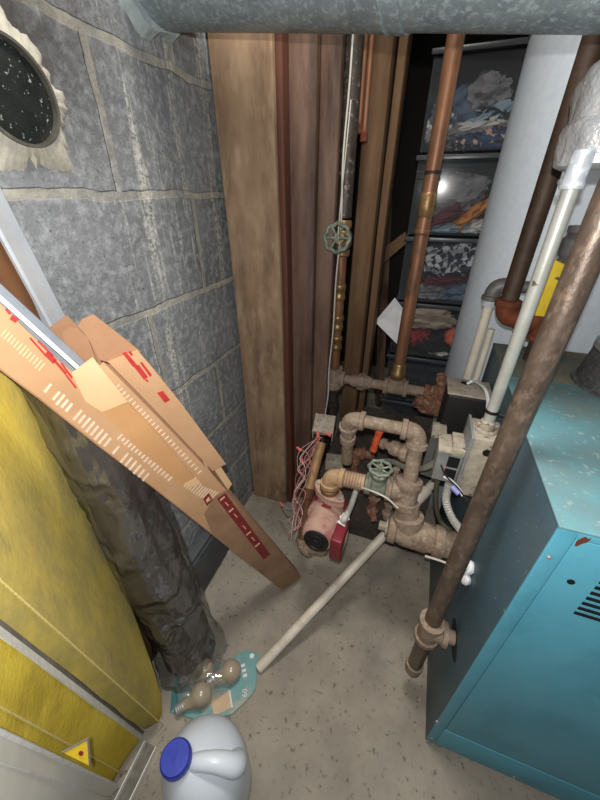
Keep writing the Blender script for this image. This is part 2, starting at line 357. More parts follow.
def plaid():
    m = bpy.data.materials.new('cloth_plaid'); m.use_nodes = True; N = m.node_tree.nodes; L = m.node_tree.links; bs = N['Principled BSDF']; bs.inputs['Roughness'].default_value = .95
    tc = N.new('ShaderNodeTexCoord'); nn = N.new('ShaderNodeTexNoise'); nn.inputs['Scale'].default_value = 14
    ad = N.new('ShaderNodeMixRGB'); ad.inputs[0].default_value = .12; L.new(tc.outputs['Object'], nn.inputs['Vector']); L.new(tc.outputs['Object'], ad.inputs[1]); L.new(nn.outputs['Color'], ad.inputs[2])
    mp = N.new('ShaderNodeMapping'); mp.inputs['Rotation'].default_value = (.5,.6,.4); L.new(ad.outputs[0], mp.inputs[0])
    ck = N.new('ShaderNodeTexChecker'); ck.inputs['Scale'].default_value = 34; ck.inputs['Color1'].default_value = hexc(196,196,196); ck.inputs['Color2'].default_value = hexc(48,52,66); L.new(mp.outputs[0], ck.inputs['Vector'])
    L.new(ck.outputs['Color'], bs.inputs['Base Color']); return m
M_PLAID = plaid()

# ================================================================== SETTING
def struct(name, bm, m, smooth=False): return props(obj(name, bm, m, None, smooth), kind='structure')
bm = NB(); box(bm, (-.8, -1.2, -.1), (1.6, 2.4, 0)); struct('floor', bm, M_FLOOR)
bm = NB(); box(bm, (-.70, -1.2, 0), (WALLX, 2.3, 2.1)); struct('wall_left', bm, M_BLOCK)
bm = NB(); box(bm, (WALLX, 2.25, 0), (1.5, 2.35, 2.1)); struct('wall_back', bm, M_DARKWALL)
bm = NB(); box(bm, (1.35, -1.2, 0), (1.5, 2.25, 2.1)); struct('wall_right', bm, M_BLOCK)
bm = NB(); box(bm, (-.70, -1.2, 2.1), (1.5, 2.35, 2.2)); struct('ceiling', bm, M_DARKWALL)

# parged pipe hole
hc = V((WALLX, .390, 1.166))
th = root('wall_thimble', hc, 'round black-speckled cap set in pale mortar high on the block wall', 'pipe cap')
bm = NB(); n = 160; inn = []; out = []; mid = []
for i in range(n):
    a = 2*math.pi*i/n; dy, dz = math.cos(a), math.sin(a)
    wv = 1+.34*noise.noise(V((dy*1.6, dz*1.6, .3)))+.16*noise.noise(V((dy*5, dz*5, 2)))+.08*noise.noise(V((dy*14, dz*14, 5)))
    ro = .082*wv*(1.12 if dy > 0 and dz < .2 else .95)
    inn.append(bm.verts.new(hc+V((.010, dy*.0515, dz*.0515)))); mid.append(bm.verts.new(hc+V((.0065+.001*random.random(), dy*(.0515+ro)/2, dz*(.0515+ro)/2)))); out.append(bm.verts.new(hc+V((-.001, dy*ro, dz*ro))))
for i in range(n):
    j = (i+1) % n; bm.faces.new((inn[i], inn[j], mid[j], mid[i])); bm.faces.new((mid[i], mid[j], out[j], out[i]))
obj('mortar_collar', bm, mat('parging', hexc(198,194,178), hexc(160,154,142), 30, .95, 0, .8, 90), th)
bm = NB(); lathe(bm, hc+V((-.004,0,0)), (1,0,0), [(0,.050),(.010,.050),(.011,.047)], 48)
obj('cap_disc', bm, mat('speckled_black', hexc(34,38,36), hexc(24,26,26), 40, .35, 0, .5, 90, speck=hexc(150,156,146), speck_scale=150, speck_lo=.62, speck_hi=.68), th)
bm = NB(); lathe(bm, hc+V((-.002,0,0)), (1,0,0), [(.002,.054),(.016,.054),(.016,.0505),(.010,.0502),(.004,.0502)], 48)
obj('rim', bm, mat('rim_metal', hexc(120,116,108), hexc(90,88,82), 50, .5, .5), th)

# ================================================================== DUCT across the top
r = .095; zl = .705
dl = V((WALLX-.02, .705, 1.315+.945*r)); 
tr = PY(600, 36, .66); dr0 = V((tr.x, .66-.32*r, tr.z+.945*r))
dr = dl+(dr0-dl)*((1.28-dl.x)/(dr0.x-dl.x))
d = (dr-dl).normalized(); Ln = (dr-dl).length
t = root('flue_duct', dl, 'round galvanised flue duct running across the top from the block wall', 'duct')
s1 = .47
for k, (h0, h1, rr) in enumerate(((0, s1, r), (s1-.02, Ln, r*.985))):
    bm = NB(); prof = [(h0, rr)]+([(h1-.030, rr),(h1-.026, rr*1.025),(h1-.022, rr),(h1-.012, rr*1.02),(h1, rr*1.01)] if k == 0 else [(h1, rr)])
    lathe(bm, dl, d, prof, 56); obj('duct_section', bm, M_DUCT, t)
bm = NB(); n = 160; u, w = frame_for(d); A = []; B = []; Cc = []
for i in range(n):
    a = 2*math.pi*i/n; e = u*math.cos(a)+w*math.sin(a); wv = 1+.22*noise.noise(e*2.2)
    b0 = dl+e*r; b0 = b0+d*((WALLX+.016-b0.x)/d.x); b1 = dl+e*r*1.17*(wv+.04*noise.noise(e*9)); b1 = b1+d*((WALLX+.0-b1.x)/d.x); b2 = (b0+b1)/2+V((.008,0,0))
    A.append(bm.verts.new(b0)); B.append(bm.verts.new(b2)); Cc.append(bm.verts.new(b1))
for i in range(n):
    j = (i+1) % n; bm.faces.new((A[i], A[j], B[j], B[i])); bm.faces.new((B[i], B[j], Cc[j], Cc[i]))
obj('mortar_seal', bm, mat('blue_grey_mortar', hexc(178,190,190), hexc(146,156,158), 40, .95, 0, .8, 90), t)

# ================================================================== POSTS and studs
def timber(name, lo, hi, m, label, cat='post', bev=.004, split=None):
    bm = NB(); lo, hi = V(lo), V(hi); nz_ = 24; rings = []
    for k in range(nz_+1):
        z = lo.z+(hi.z-lo.z)*k/nz_; o_ = V((noise.noise(V((3, lo.x*9, z*2)))*.004, noise.noise(V((7, lo.x*9, z*2)))*.003, 0))
        rings.append([bm.verts.new(V(c)+o_) for c in ((lo.x,lo.y,z),(hi.x,lo.y,z),(hi.x,hi.y,z),(lo.x,hi.y,z))])
    for a, b in zip(rings, rings[1:]):
        for j in range(4): bm.faces.new((a[j], a[(j+1)%4], b[(j+1)%4], b[j]))
    bm.faces.new(rings[0][::-1]); bm.faces.new(rings[-1])
    o = obj(name, bm, m, None, False, bev, loc=(lo.x, lo.y, lo.z)); return props(o, label, cat)
timber('timber_post', (-.506,.850,0), (-.362,.885,2.1), M_TIMBER, 'pale rough timber post standing against the end of the block wall')
timber('timber_plank', (-.362,.862,0), (-.345,.93,2.1), mat('reddish_timber', hexc(104,62,44), hexc(78,46,34), 8, .7, 0, .3, stretch=(6,6,.5)), 'thin dark red edge board beside the pale timber post', 'board')
bm = NB()
for a, b, y0 in ((-.351,-.285,.900), (-.284,-.238,.918)): box(bm, (a, y0, 0), (b, .945, 2.1))
o = obj('stained_board', bm, M_DARKTIMBER, None, False, .004, loc=(-.351,.90,0)); props(o, 'wide dark stained timber board behind the vertical black pipe', 'board')
timber('wall_stud', (-.232,1.15,0), (-.172,1.24,2.1), M_STUD, 'light brown wall stud behind the thin copper tubes', 'stud')
timber('wall_stud', (-.168,1.20,0), (-.145,1.30,2.1), M_STUD, 'narrow timber stud edge nearest the clear clothes bins', 'stud')
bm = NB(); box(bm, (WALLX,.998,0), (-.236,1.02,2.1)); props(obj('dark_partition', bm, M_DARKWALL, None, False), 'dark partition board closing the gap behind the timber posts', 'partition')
bm = NB(); a, b = V((-.31,1.75,2.09)), V((-.120,1.72,0.0)); sweep(bm, [a, b], .022, 4)
props(obj('brace_timber', bm, M_DARKTIMBER, None, False, loc=b), 'dark diagonal brace in the shadow behind the tall copper pipe', 'timber')
bm = NB(); poly_sheet(bm, [PY(366,262,1.5), PY(405,232,1.5), PY(408,242,1.5), PY(368,276,1.5)], .03)
props(obj('timber_offcut', bm, M_STUD, None, False), 'pale timber offcut lying across the dark gap beside the bins', 'timber')
bm = NB(); poly_sheet(bm, [PY(375,322,1.30), PY(395,298,1.30), PY(404,310,1.32), PY(398,345,1.32)], .004)
props(obj('paper_sheet', bm, M_WHITE, None, False), 'white folded sheet sticking out beside the copper pipe foot', 'paper')

# ================================================================== BINS with clothes
bx0, bx1, by0, by1 = -.085, .185, 1.37, 1.80
levels = [.035, .262, .485, .708, .938, 1.172, 1.415]
names = ['lowest clear plastic bin of the stack, mostly in shadow', 'clear plastic bin second from the bottom of the stack', 'clear plastic bin of white, black and coral clothes',
         'clear plastic bin of plaid and checked clothes', 'clear plastic bin of maroon and orange clothes with a bright sheen', 'topmost clear plastic bin of grey and white clothes']
M_RIM = mat('bin_rim', hexc(74,78,82), hexc(60,64,68), 30, .3, 0, .05)
for i in range(6):
    z0, z1 = levels[i]+.004, levels[i+1]-.004
    b = root('storage_bin', ((bx0+bx1)/2, (by0+by1)/2, z0), names[i], 'storage bin', 'clear bins stacked behind the grey tank')
    bm = NB(); th_ = .003; 
    ht = z1-.012
    inset = .010
    for (lo, hi) in (((bx0,by0,z0),(bx1,by0+th_,ht)), ((bx0,by1-th_,z0),(bx1,by1,ht)), ((bx0,by0+th_,z0),(bx0+th_,by1-th_,ht)), ((bx1-th_,by0+th_,z0),(bx1,by1-th_,ht)), ((bx0,by0,z0),(bx1,by1,z0+th_))): box(bm, lo, hi)
    obj('bin_body', bm, M_BIN, b, False)
    bm = NB()
    box(bm, (bx0-.008, by0-.010, z1-.014), (bx1+.008, by0+.004, z1)); box(bm, (bx0-.008, by1-.004, z1-.014), (bx1+.008, by1+.010, z1))
    box(bm, (bx0-.008, by0+.004, z1-.014), (bx0+.004, by1-.004, z1)); box(bm, (bx1-.004, by0+.004, z1-.014), (bx1+.008, by1-.004, z1))
    obj('bin_rim', bm, M_RIM, b, False, .002)
def garment(c, sx, sy, sz, m, seed, label, cat='garment', rot=0):
    bm = NB(); bmesh.ops.create_icosphere(bm, subdivisions=4, radius=1)
    off = V((seed*7.3, seed*2.1, seed*4.9))
    for v in bm.verts:
        p = v.co.copy(); k = noise.noise(p*1.3+off)*.35
        rg = abs(noise.noise(p*2.6+off*2)); rg2 = abs(noise.noise(p*5.2+off))
        s = 1+k-rg*.55-rg2*.22
        q = V((p.x*s*sx, p.y*s*sy, p.z*s*sz))
        cr, sr = math.cos(rot), math.sin(rot); q = V((q.x*cr-q.z*sr, q.y, q.x*sr+q.z*cr))
        v.co = V(c)+q
        v.co.x = min(max(v.co.x, bx0+.006), bx1-.006); v.co.y = max(v.co.y, by0+.006)
    lv = max(z for z in levels if z <= c[2]); hv = levels[levels.index(lv)+1]
    for v in bm.verts: v.co.z = min(max(v.co.z, lv+.010), hv-.022)
    o = obj('folded_garment', bm, m, None, loc=V(c), angle=60); return props(o, label, cat)
gy = by0+.07
G = [  # px, py, sx, sy, sz, mat, label, rot
 (455,112,.050,.06,.045,'slate','slate blue crumpled garment in the topmost bin',.2),
 (486,96,.055,.06,.036,'grey','grey crumpled garment at the top right of the topmost bin',.3),
 (485,117,.055,.05,.018,'charcoal','dark charcoal strip of cloth midway down the topmost bin',-.15),
 (446,122,.05,.05,.026,'white','white cloth at the left of the topmost bin',.3),
 (484,120,.06,.055,.030,'paleblue','pale blue folded shirt in the topmost bin',.4),
 (474,129,.075,.058,.018,'white','thin cream cloth above the floral fabric',.1),
 (445,138,.05,.05,.028,'grey','grey cloth low at the left of the topmost bin',.1),
 (482,140,.070,.062,.030,'FL','navy floral fabric at the bottom of the topmost bin',.05),
 (455,196,.07,.055,.050,'grey','grey cloth above the maroon one in its bin',.2),
 (447,214,.058,.064,.020,'maroon','maroon folded cloth behind the clear plastic',.45),
 (466,219,.062,.066,.018,'orange','orange folded cloth beside the maroon cloth',.75),
 (448,229,.070,.058,.014,'paleblue','pale blue-grey cloth along the bottom of the maroon bin',.1),
 (477,228,.035,.055,.022,'white','small white cloth at the lower right of the maroon bin',.2),
 (436,262,.055,.06,.046,'PL','plaid shirt at the left of the checked-clothes bin',.2),
 (462,260,.055,.06,.045,'PL','plaid shirt crumpled at the right of the checked-clothes bin',.6),
 (444,279,.075,.056,.013,'maroon','thin dark red cloth line under the plaid shirts',.1),
 (430,290,.045,.06,.028,'grey','grey garment low at the left under the plaid shirts',.2),
 (455,293,.06,.056,.030,'slate','slate garment low at the right under the plaid shirts',.3),
 (430,318,.070,.05,.034,'cream','cream cloth at the top of the coral-clothes bin',.1),
 (418,337,.040,.062,.028,'red','red cloth at the left of the coral-clothes bin',.2),
 (434,342,.060,.066,.032,'black','black cloth in the middle of the coral-clothes bin',.3),
 (455,338,.034,.062,.036,'coral','coral orange cloth at the right of its bin',.9),
 (436,352,.034,.066,.016,'white','small white cloth at the foot of the coral-clothes bin',.1),
 (425,376,.08,.06,.04,'charcoal','dark garment in the bin second from the bottom',.1),
]
for i, (px, py, sx, sy, sz, m, lab, rt) in enumerate(G):
    c = PY(px, py, gy); sx *= 1.5; sz *= 1.45
    mm = M_FLORAL if m == 'FL' else M_PLAID if m == 'PL' else M_LUMP[m]
    garment(c, sx, sy, sz, mm, i+1, lab, 'clothes', rt)
props(garment((.05, by0+.2, .15), .12, .15, .08, M_LUMP['charcoal'], 40, 'dark bundle of clothes in the lowest bin'), cat='clothes')

# ================================================================== WATER TANK
tc_ = V((.39, 1.17, 0))
t = root('water_tank', tc_, 'tall pale grey cylindrical water tank behind the blue boiler', 'water tank')
bm = NB(); lathe(bm, tc_, (0,0,1), [(.03,.255),(.03,.262),(1.36,.262),(1.365,.262)], 96); obj('tank_shell', bm, M_TANK, t)
bm = NB(); lathe(bm, tc_, (0,0,1), [(1.365,.264),(1.385,.264),(1.392,.258),(1.41,.20),(1.418,.02)], 96); obj('tank_lid', bm, M_GREYBOX, t)
bm = NB(); lathe(bm, tc_, (0,0,1), [(0,.24),(.03,.24)], 64); obj('tank_base', bm, M_BLACK, t)

# ================================================================== BLUE BOILER
X0, X1, Y0, Y1, ZT = .188, .86, .320, .885, .752
t = root('boiler', (X0, Y0, 0), 'blue enamelled boiler cabinet with dusty top and slotted front', 'boiler')
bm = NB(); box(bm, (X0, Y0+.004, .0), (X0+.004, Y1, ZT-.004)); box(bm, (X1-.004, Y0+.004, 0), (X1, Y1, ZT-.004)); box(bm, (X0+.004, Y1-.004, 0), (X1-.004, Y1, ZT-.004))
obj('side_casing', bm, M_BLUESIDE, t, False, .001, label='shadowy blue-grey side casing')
bm = NB(); box(bm, (X0-.001, Y0-.001, ZT-.004), (X1+.001, .70, ZT)); obj('top_panel', bm, M_BLUETOP, t, False, .0015, label='blue top panel strewn with dust')
bm = NB(); box(bm, (X0-.001, .7005, ZT-.004), (X1+.001, Y1+.001, ZT-.001)); obj('rear_top_panel', bm, M_TOPDUST, t, False, .001, label='brown dusty rear top panel')
# front corner rail and door
bm = NB(); box(bm, (X0, Y0, .012), (X0+.019, Y0+.004, ZT-.004)); obj('corner_rail', bm, M_BLUE, t, False, .001)
bm = NB(); box(bm, (X0+.0205, Y0+.001, .105), (X1-.022, Y0+.005, ZT-.016)); door = obj('front_door', bm, M_BLUE, t, False, .001)
bm = NB(); box(bm, (X0+.019, Y0, ZT-.0145), (X1, Y0+.004, ZT-.004)); obj('top_rail', bm, M_BLUE, t, False, .001)
bm = NB(); box(bm, (X0+.019, Y0+.0002, .012), (X1, Y0+.0042, .1035)); obj('kick_rail', bm, M_BLUE, t, False, .001)
bm = NB(); box(bm, (X0+.005, Y0+.0055, .0), (X1-.005, Y0+.008, ZT-.006)); obj('inner_frame', bm, M_HOLE, t, False)
for k in range(9):
    z = .612+k*.0113
    bm = NB(); box(bm, (.252, Y0+.0003, z-.0030), (.46, Y0+.0014, z+.0030)); sl = obj('louver_slot', bm, M_HOLE, door, False)
    bm = NB(); cyl(bm, (.251,Y0+.0006,z-.0036), (.461,Y0+.0006,z-.0036), .0009, 8); obj('louver_lip', bm, M_BLUE, door, False)
c = PY(571, 582, Y0); bm = NB(); lathe(bm, c+V((0,.0006,0)), (0,-1,0), [(0,.0040),(.0012,.0040)], 20); obj('peep_hole', bm, M_HOLE, door)
c = PY(583, 541, Y0); bm = NB(); pts = []
for i in range(14):
    a = 2*math.pi*i/14; pts.append(c+V((math.cos(a)*.004+math.sin(a)*.003, -.0004, math.sin(a)*.008*(1+.4*math.sin(3*a)))))
poly_sheet(bm, pts, .0006); obj('rust_patch', bm, M_RUST, door)
for px, py in ((437, 722), (432, 738), (514, 777), (549, 557)):
    c = PY(px, py, Y0); bm = NB(); lathe(bm, c+V((0,.002,0)), (0,-1,0), [(0,.0032),(.003,.0032),(.0044,.0018)], 12); obj('screw', bm, M_GREYBOX, t)
# side slot for the gas tee branch
bm = NB(); cs = V((X0, .41, .288)); pts = [cs+V((-.0012, math.cos(a)*.042, math.sin(a)*.0195)) for a in [2*math.pi*i/28 for i in range(28)]]
f0 = [bm.verts.new(p) for p in pts]; f1 = [bm.verts.new(p+V((.003,0,0))) for p in pts]; bm.faces.new(f0); bm.faces.new(f1[::-1])
for i in range(28): bm.faces.new((f0[i], f0[(i+1)%28], f1[(i+1)%28], f1[i]))
obj('pipe_slot', bm, M_HOLE, t)
# flue collar standing on the boiler
fc = V((.405, .72, ZT))
f = root('flue_pipe', fc, 'dark upright flue pipe rising from the back of the boiler top', 'flue pipe')
bm = NB(); lathe(bm, fc, (0,0,1), [(0,.098),(.004,.098),(.006,.092),(.03,.088),(.06,.084),(.064,.080),(.36,.080)], 48); obj('flue_wall', bm, galv('dull_flue', hexc(112,112,112), hexc(84,84,86), 80, .5, .6), f)
bm = NB(); lathe(bm, fc+V((0,0,.066)), (0,0,1), [(0,.081),(.002,.085),(.012,.085),(.014,.081)], 48); obj('flue_band', bm, M_GREYBOX, f)

# ================================================================== BROWN RISER in front (gas tee)
bp = V((.138, .41, 0)); rr = .0162; tz = .292
lean = lambda z: V((.138+.020*max(0,(z-tz)/.71), .41+.050*max(0,(z-tz)/.71), z))
t = root('steel_riser', (bp.x, bp.y, .085), 'thick brown steel pipe rising in front of the blue boiler', 'pipe')
bm = NB(); cyl(bm, lean(tz+.01), lean(2.09), rr, 32); obj('pipe_run', bm, M_BROWNPIPE, t)
bm = tee_bm((bp.x,bp.y,tz-.034), (bp.x,bp.y,tz+.034), (bp.x,bp.y,tz), (bp.x+.034,bp.y,tz), .0205); obj('tee_fitting', bm, M_IRON, t)
bm = NB(); cyl(bm, (bp.x+.03,bp.y,tz), (X0+.001,bp.y,tz), .0140, 24); obj('branch_nipple', bm, M_IRON, t)
bm = NB(); cyl(bm, (bp.x,bp.y,.125), (bp.x,bp.y,tz-.02), rr*.98, 28); obj('drip_leg', bm, M_BROWNPIPE, t)
bm = NB(); lathe(bm, (bp.x,bp.y,.098), (0,0,1), [(0,.010),(.003,.018),(.026,.0200),(.034,.0200),(.034,.016)], 28); obj('end_cap', bm, M_IRON, t)

# ================================================================== CONDUIT with foil
ct = PY(575, 178, .585); cb = V((ct.x+.002, .585, .690))
t = root('conduit_riser', cb, 'pale painted electrical conduit rising from the boiler control box', 'conduit')
bm = NB(); cyl(bm, cb, ct+V((0,0,.02)), .0098, 24); obj('conduit_tube', bm, M_EMT, t)
bm = NB(); lathe(bm, ct+V((0,0,-.012)), (0,0,1), [(0,.0135),(.004,.0145),(.010,.0125),(.034,.0125),(.040,.012)], 24); obj('coupling', bm, M_GALV, t)
bm = NB(); cyl(bm, ct+V((-.013,-.002,-.004)), ct+V((-.017,-.003,-.004)), .003, 8); obj('set_screw', bm, M_GREYBOX, t)
bm = NB(); lathe(bm, cb+V((0,0,-.004)), (0,0,1), [(0,.018),(.005,.018),(.006,.0125),(.022,.0125),(.024,.0105)], 20)
cyl(bm, cb+V((-.017,0,.010)), cb+V((.017,0,.010)), .003, 8); obj('connector', bm, M_DUST, t)
bm = NB()
for i in range(3): pass
c = PY(489, 412, .585); lathe(bm, V((cb.x,.585,c.z)), (0,0,1), [(0,.0108),(.003,.0112),(.006,.0108)], 20); cyl(bm, V((cb.x+.010,.578,c.z+.003)), V((cb.x+.024,.572,c.z+.004)), .0025, 8); obj('cable_tie', bm, M_BLACK, t)
# foil-wrapped duct above the conduit
c = PY(606, 166, .60)+V((.004,.03,0)); bm = NB(); 
c = c+V((.002,0,0)); lathe(bm, V((c.x,c.y,1.088)), (0,0,1), [(0,.046),(.004,.055),(.02,.058),(.045,.058),(.05,.054),(.085,.056),(.10,.050),(.115,.036)], 64)
bmesh.ops.subdivide_edges(bm, edges=bm.edges, cuts=2, use_grid_fill=True)
for v in bm.verts:
    q = v.co; nn = noise.noise(q*34)*.004+abs(noise.noise(q*60))*.003-noise.noise(q*15)*.004
    rd = V((q.x-c.x, q.y-c.y, 0)); 
    if rd.length > 1e-3: v.co += rd.normalized()*nn; v.co.z += nn*.5
props(obj('foil_wrapped_elbow', bm, M_FOIL, None, loc=V((c.x,c.y,1.09)), angle=25), 'crumpled shiny foil-wrapped duct end above the pale conduit', 'duct')

# ================================================================== GAS LINE dark iron with rusty elbow
gx, gyy, gz = .173, .80, .852
t = root('gas_riser', (gx, gyy, gz), 'dark brown upright gas pipe crossing in front of the grey tank', 'pipe')
bm = NB(); cyl(bm, (gx,gyy,gz+.015), (gx,gyy,2.09), .0167, 24); obj('pipe_run', bm, M_GASPIPE, t)
a, c0, b = V((gx,gyy,gz+.1)), V((gx,gyy,gz-.012)), V((gx+.1,gyy,gz-.012))
obj('rusty_elbow', elbow_bm(a, c0, b, .0205, .024), M_RUST, t)
teex = gx+.078
bm = NB(); cyl(bm, (gx+.02,gyy,gz-.012), (teex,gyy,gz-.012), .015, 20); obj('nipple', bm, M_RUST, t)
bm = tee_bm((teex,gyy,gz-.052), (teex,gyy,gz+.026), (teex,gyy,gz-.012), (teex-.03,gyy,gz-.012), .020); obj('tee_fitting', bm, M_RUST, t)
bm = NB(); cyl(bm, (teex,gyy,ZT), (teex,gyy,gz-.04), .0155, 20); obj('lower_nipple', bm, M_GASPIPE, t)
bm = NB(); cyl(bm, (teex,gyy,gz+.02), (teex,gyy,gz+.10), .0145, 20); obj('upper_nipple', bm, M_GASPIPE, t)
# valve with yellow tag above that tee
vz = gz+.095
t = root('gas_shutoff', (teex, gyy, vz), 'grey gas shut-off with a yellow handle over the rusty fittings', 'valve')
bm = NB(); lathe(bm, (teex,gyy,vz), (0,0,1), [(0,.022),(.008,.022),(.012,.018),(.02,.024),(.045,.024),(.052,.018),(.056,.022),(.066,.022)], 24); obj('valve_body', bm, M_GREYPVC, t)
a = [PY(552,258,.765), PY(569,266,.765), PY(563,286,.765), PY(549,318,.770), PY(534,316,.770), PY(541,290,.765)]
bm = NB(); poly_sheet(bm, a, .010); obj('yellow_handle', bm, M_YELLOW, t, False, .003, label='bright yellow handle')
bm = NB(); cyl(bm, (teex,gyy,vz+.03), PY(555,280,.768), .006, 12); obj('stem', bm, M_GREYPVC, t)

# ================================================================== white relief pipe with grey elbow
pyy = .855
ea = PY(497, 288, pyy); eb = PY(470, 372, pyy); 
t = root('relief_riser', (ea.x, pyy, .34), 'cream plastic relief pipe beside the grey tank with a grey elbow on top', 'pipe')
xx = (ea.x+eb.x)/2-.004
ez = ea.z+.006
bm = NB(); cyl(bm, (xx,pyy,.36), (xx,pyy,ez-.03), .0105, 20); obj('riser_tube', bm, M_PVC, t)
bm = NB(); cyl(bm, (xx+.021,pyy+.004,.36), (xx+.021,pyy+.004,PY(497,330,pyy).z), .0075, 16); obj('narrow_tube', bm, M_PVC, t)
obj('grey_elbow', elbow_bm((xx,pyy,ez-.1), (xx,pyy,ez), (xx+.1,pyy,ez), .0165, .022), M_GREYPVC, t)
bm = NB(); cyl(bm, (xx+.02,pyy,ez), (xx+.12,pyy,ez), .0125, 20); obj('cross_tube', bm, M_GREYPVC, t)
bm = NB(); lathe(bm, (xx,pyy,ez-.046), (0,0,1), [(0,.0145),(.002,.0155),(.020,.0155),(.024,.0145)], 20); obj('clamp', bm, M_GALV, t)
# sloping drain running down to floor
t1 = PY(438, 478, .83); t0 = PZ(259, 668, .0125)
t = root('drain_pipe', t0, 'long white plastic drain pipe slanting across the concrete floor', 'pipe')
bm = NB(); dd = (t1-t0); cyl(bm, t0, t1, .0125, 24); obj('drain_tube', bm, M_PVC, t)
k0, k1 = t0+dd*.80, t0+dd*.93
bm = NB(); lathe(bm, k0, dd, [(0,.0130),(.002,.0165),((k1-k0).length,.0165),((k1-k0).length+.002,.013)], 24); obj('coupling', bm, M_PVC, t)
bm = NB(); cyl(bm, t1, (xx,pyy,.372), .012, 20); obj('end_bend', bm, M_PVC, t)

# ================================================================== VERTICAL black pipe, valve and copper with header
hy = .97
bpx = -.2255
hz = PY(338, 378, hy).z
brz = PY(337, 222, hy).z
t = root('black_supply_pipe', (bpx, hy, brz), 'black vertical supply pipe in front of the dark stained board', 'pipe')
bm = NB(); cyl(bm, (bpx,hy,brz+.01), (bpx,hy,2.09), .0195, 24); obj('pipe_run', bm, M_BLACKPIPE, t)
# gate valve at 237
vz = PY(337, 238, hy).z
t = root('gate_valve', (bpx, hy, vz-.04), 'old gate valve with round handwheel on the black vertical pipe', 'valve')
bm = NB(); lathe(bm, (bpx,hy,vz-.045), (0,0,1), [(0,.0185),(.004,.022),(.016,.022),(.018,.018),(.03,.025),(.055,.025),(.066,.018),(.070,.022),(.084,.022),(.088,.019)], 20)
bd = (PY(337,238,.90)-V((bpx,hy,vz))).normalized(); cyl(bm, V((bpx,hy,vz)), V((bpx,hy,vz))+bd*.045, .014, 14); cyl(bm, V((bpx,hy,vz)), V((bpx,hy,vz))+bd*.07, .006, 10)
obj('valve_body', bm, M_BRASS, t)
wheel(t, V((bpx,hy,vz))+bd*.072, bd, .031, M_GREENWHEEL)
# brass & copper below
t = root('brass_riser', (bpx, hy, hz), 'copper and brass pipe length below the old gate valve', 'pipe')
zs = [vz-.045, PY(339,300,hy).z, PY(338,330,hy).z, hz+.02]
bm = NB(); cyl(bm, (bpx,hy,hz+.02), (bpx,hy,zs[0]), .0150, 24); obj('tube', bm, M_COPPER, t)
for zc in (zs[1], zs[2], hz+.10):
    bm = NB(); lathe(bm, (bpx,hy,zc), (0,0,1), [(0,.0155),(.003,.018),(.014,.018),(.016,.0165),(.03,.0165),(.032,.018),(.044,.018),(.047,.0155)], 20); obj('brass_coupling', bm, M_BRASS, t)
# copper pipe right
cpx = PY(426, 210, hy).x; cz = PY(400, 372, hy).z
t = root('tall_copper_pipe', (cpx, hy, hz), 'tall thick copper pipe in front of the clear clothes bins', 'pipe')
bm = NB(); cyl(bm, (cpx,hy,cz), (cpx,hy,2.09), .0172, 28); obj('pipe_run', bm, M_COPPER, t)
for py, h in ((205, .05), (232, .012)):
    zc = PY(420, py, hy).z; bm = NB(); lathe(bm, (cpx,hy,zc-h/2), (0,0,1), [(0,.0175),(.002,.0188),(h-.002,.0188),(h,.0175)], 24); obj('coupling', bm, M_BRASS if h > .02 else M_COPPER, t)
zc = PY(425, 174, hy).z; bm = NB(); lathe(bm, (cpx,hy,zc), (0,0,1), [(0,.0175),(.001,.019),(.005,.019),(.006,.0175)], 20); cyl(bm, V((cpx-.015,hy-.01,zc+.002)), V((cpx-.035,hy-.012,zc+.004)), .0014, 6); obj('black_tie', bm, M_BLACK, t)
bm = NB(); lathe(bm, (cpx,hy,cz-.02), (0,0,1), [(0,.023),(.004,.026),(.02,.026),(.026,.021),(.045,.021),(.05,.0175)], 8); obj('brass_union', bm, M_BRASS, t)
# header
t = root('iron_header', (bpx, hy, hz-.05), 'dusty iron header pipe joining the black and copper risers', 'pipe')
hyl = V((bpx,hy,hz)); ux = V((1,0,0)); zz = hz
def PXc(px, py): return PY(px, py, hy)
obj('corner_tee', tee_bm((bpx,hy,zz-.036), (bpx,hy,zz+.036), (bpx,hy,zz), (bpx+.036,hy,zz), .0225), M_IRON, t)
x1 = PXc(375,381).x; x2 = cpx
bm = NB(); cyl(bm, (bpx+.03,hy,zz), (cpx-.03,hy,zz), .0155, 20); obj('header_tube', bm, M_IRON, t)
bm = NB(); ucx = (bpx+cpx)/2-.02; hexnut(bm, (ucx,hy,zz), ux, .028, .024); lathe(bm, (ucx-.02,hy,zz), ux, [(0,.020),(.02,.022)],16); lathe(bm, (ucx+.024,hy,zz), ux, [(0,.024),(.02,.019)],16); obj('union_nut', bm, M_IRON, t)
obj('copper_tee', tee_bm((cpx-.036,hy,zz), (cpx+.036,hy,zz), (cpx,hy,zz), (cpx,hy,zz+.034), .0225), M_IRON, t)
bm = NB(); cyl(bm, (cpx+.03,hy,zz), (cpx+.085,hy,zz), .0165, 20); obj('nipple', bm, M_IRON, t)
# Below corner tee: drop leg
bm = NB(); cyl(bm, (bpx,hy,zz-.16), (bpx,hy,zz-.03), .0165, 20); lathe(bm, (bpx,hy,zz-.12), (0,0,1), [(0,.0165),(.002,.021),(.03,.021),(.032,.017)], 18); obj('drop_leg', bm, M_BLACKPIPE, t)
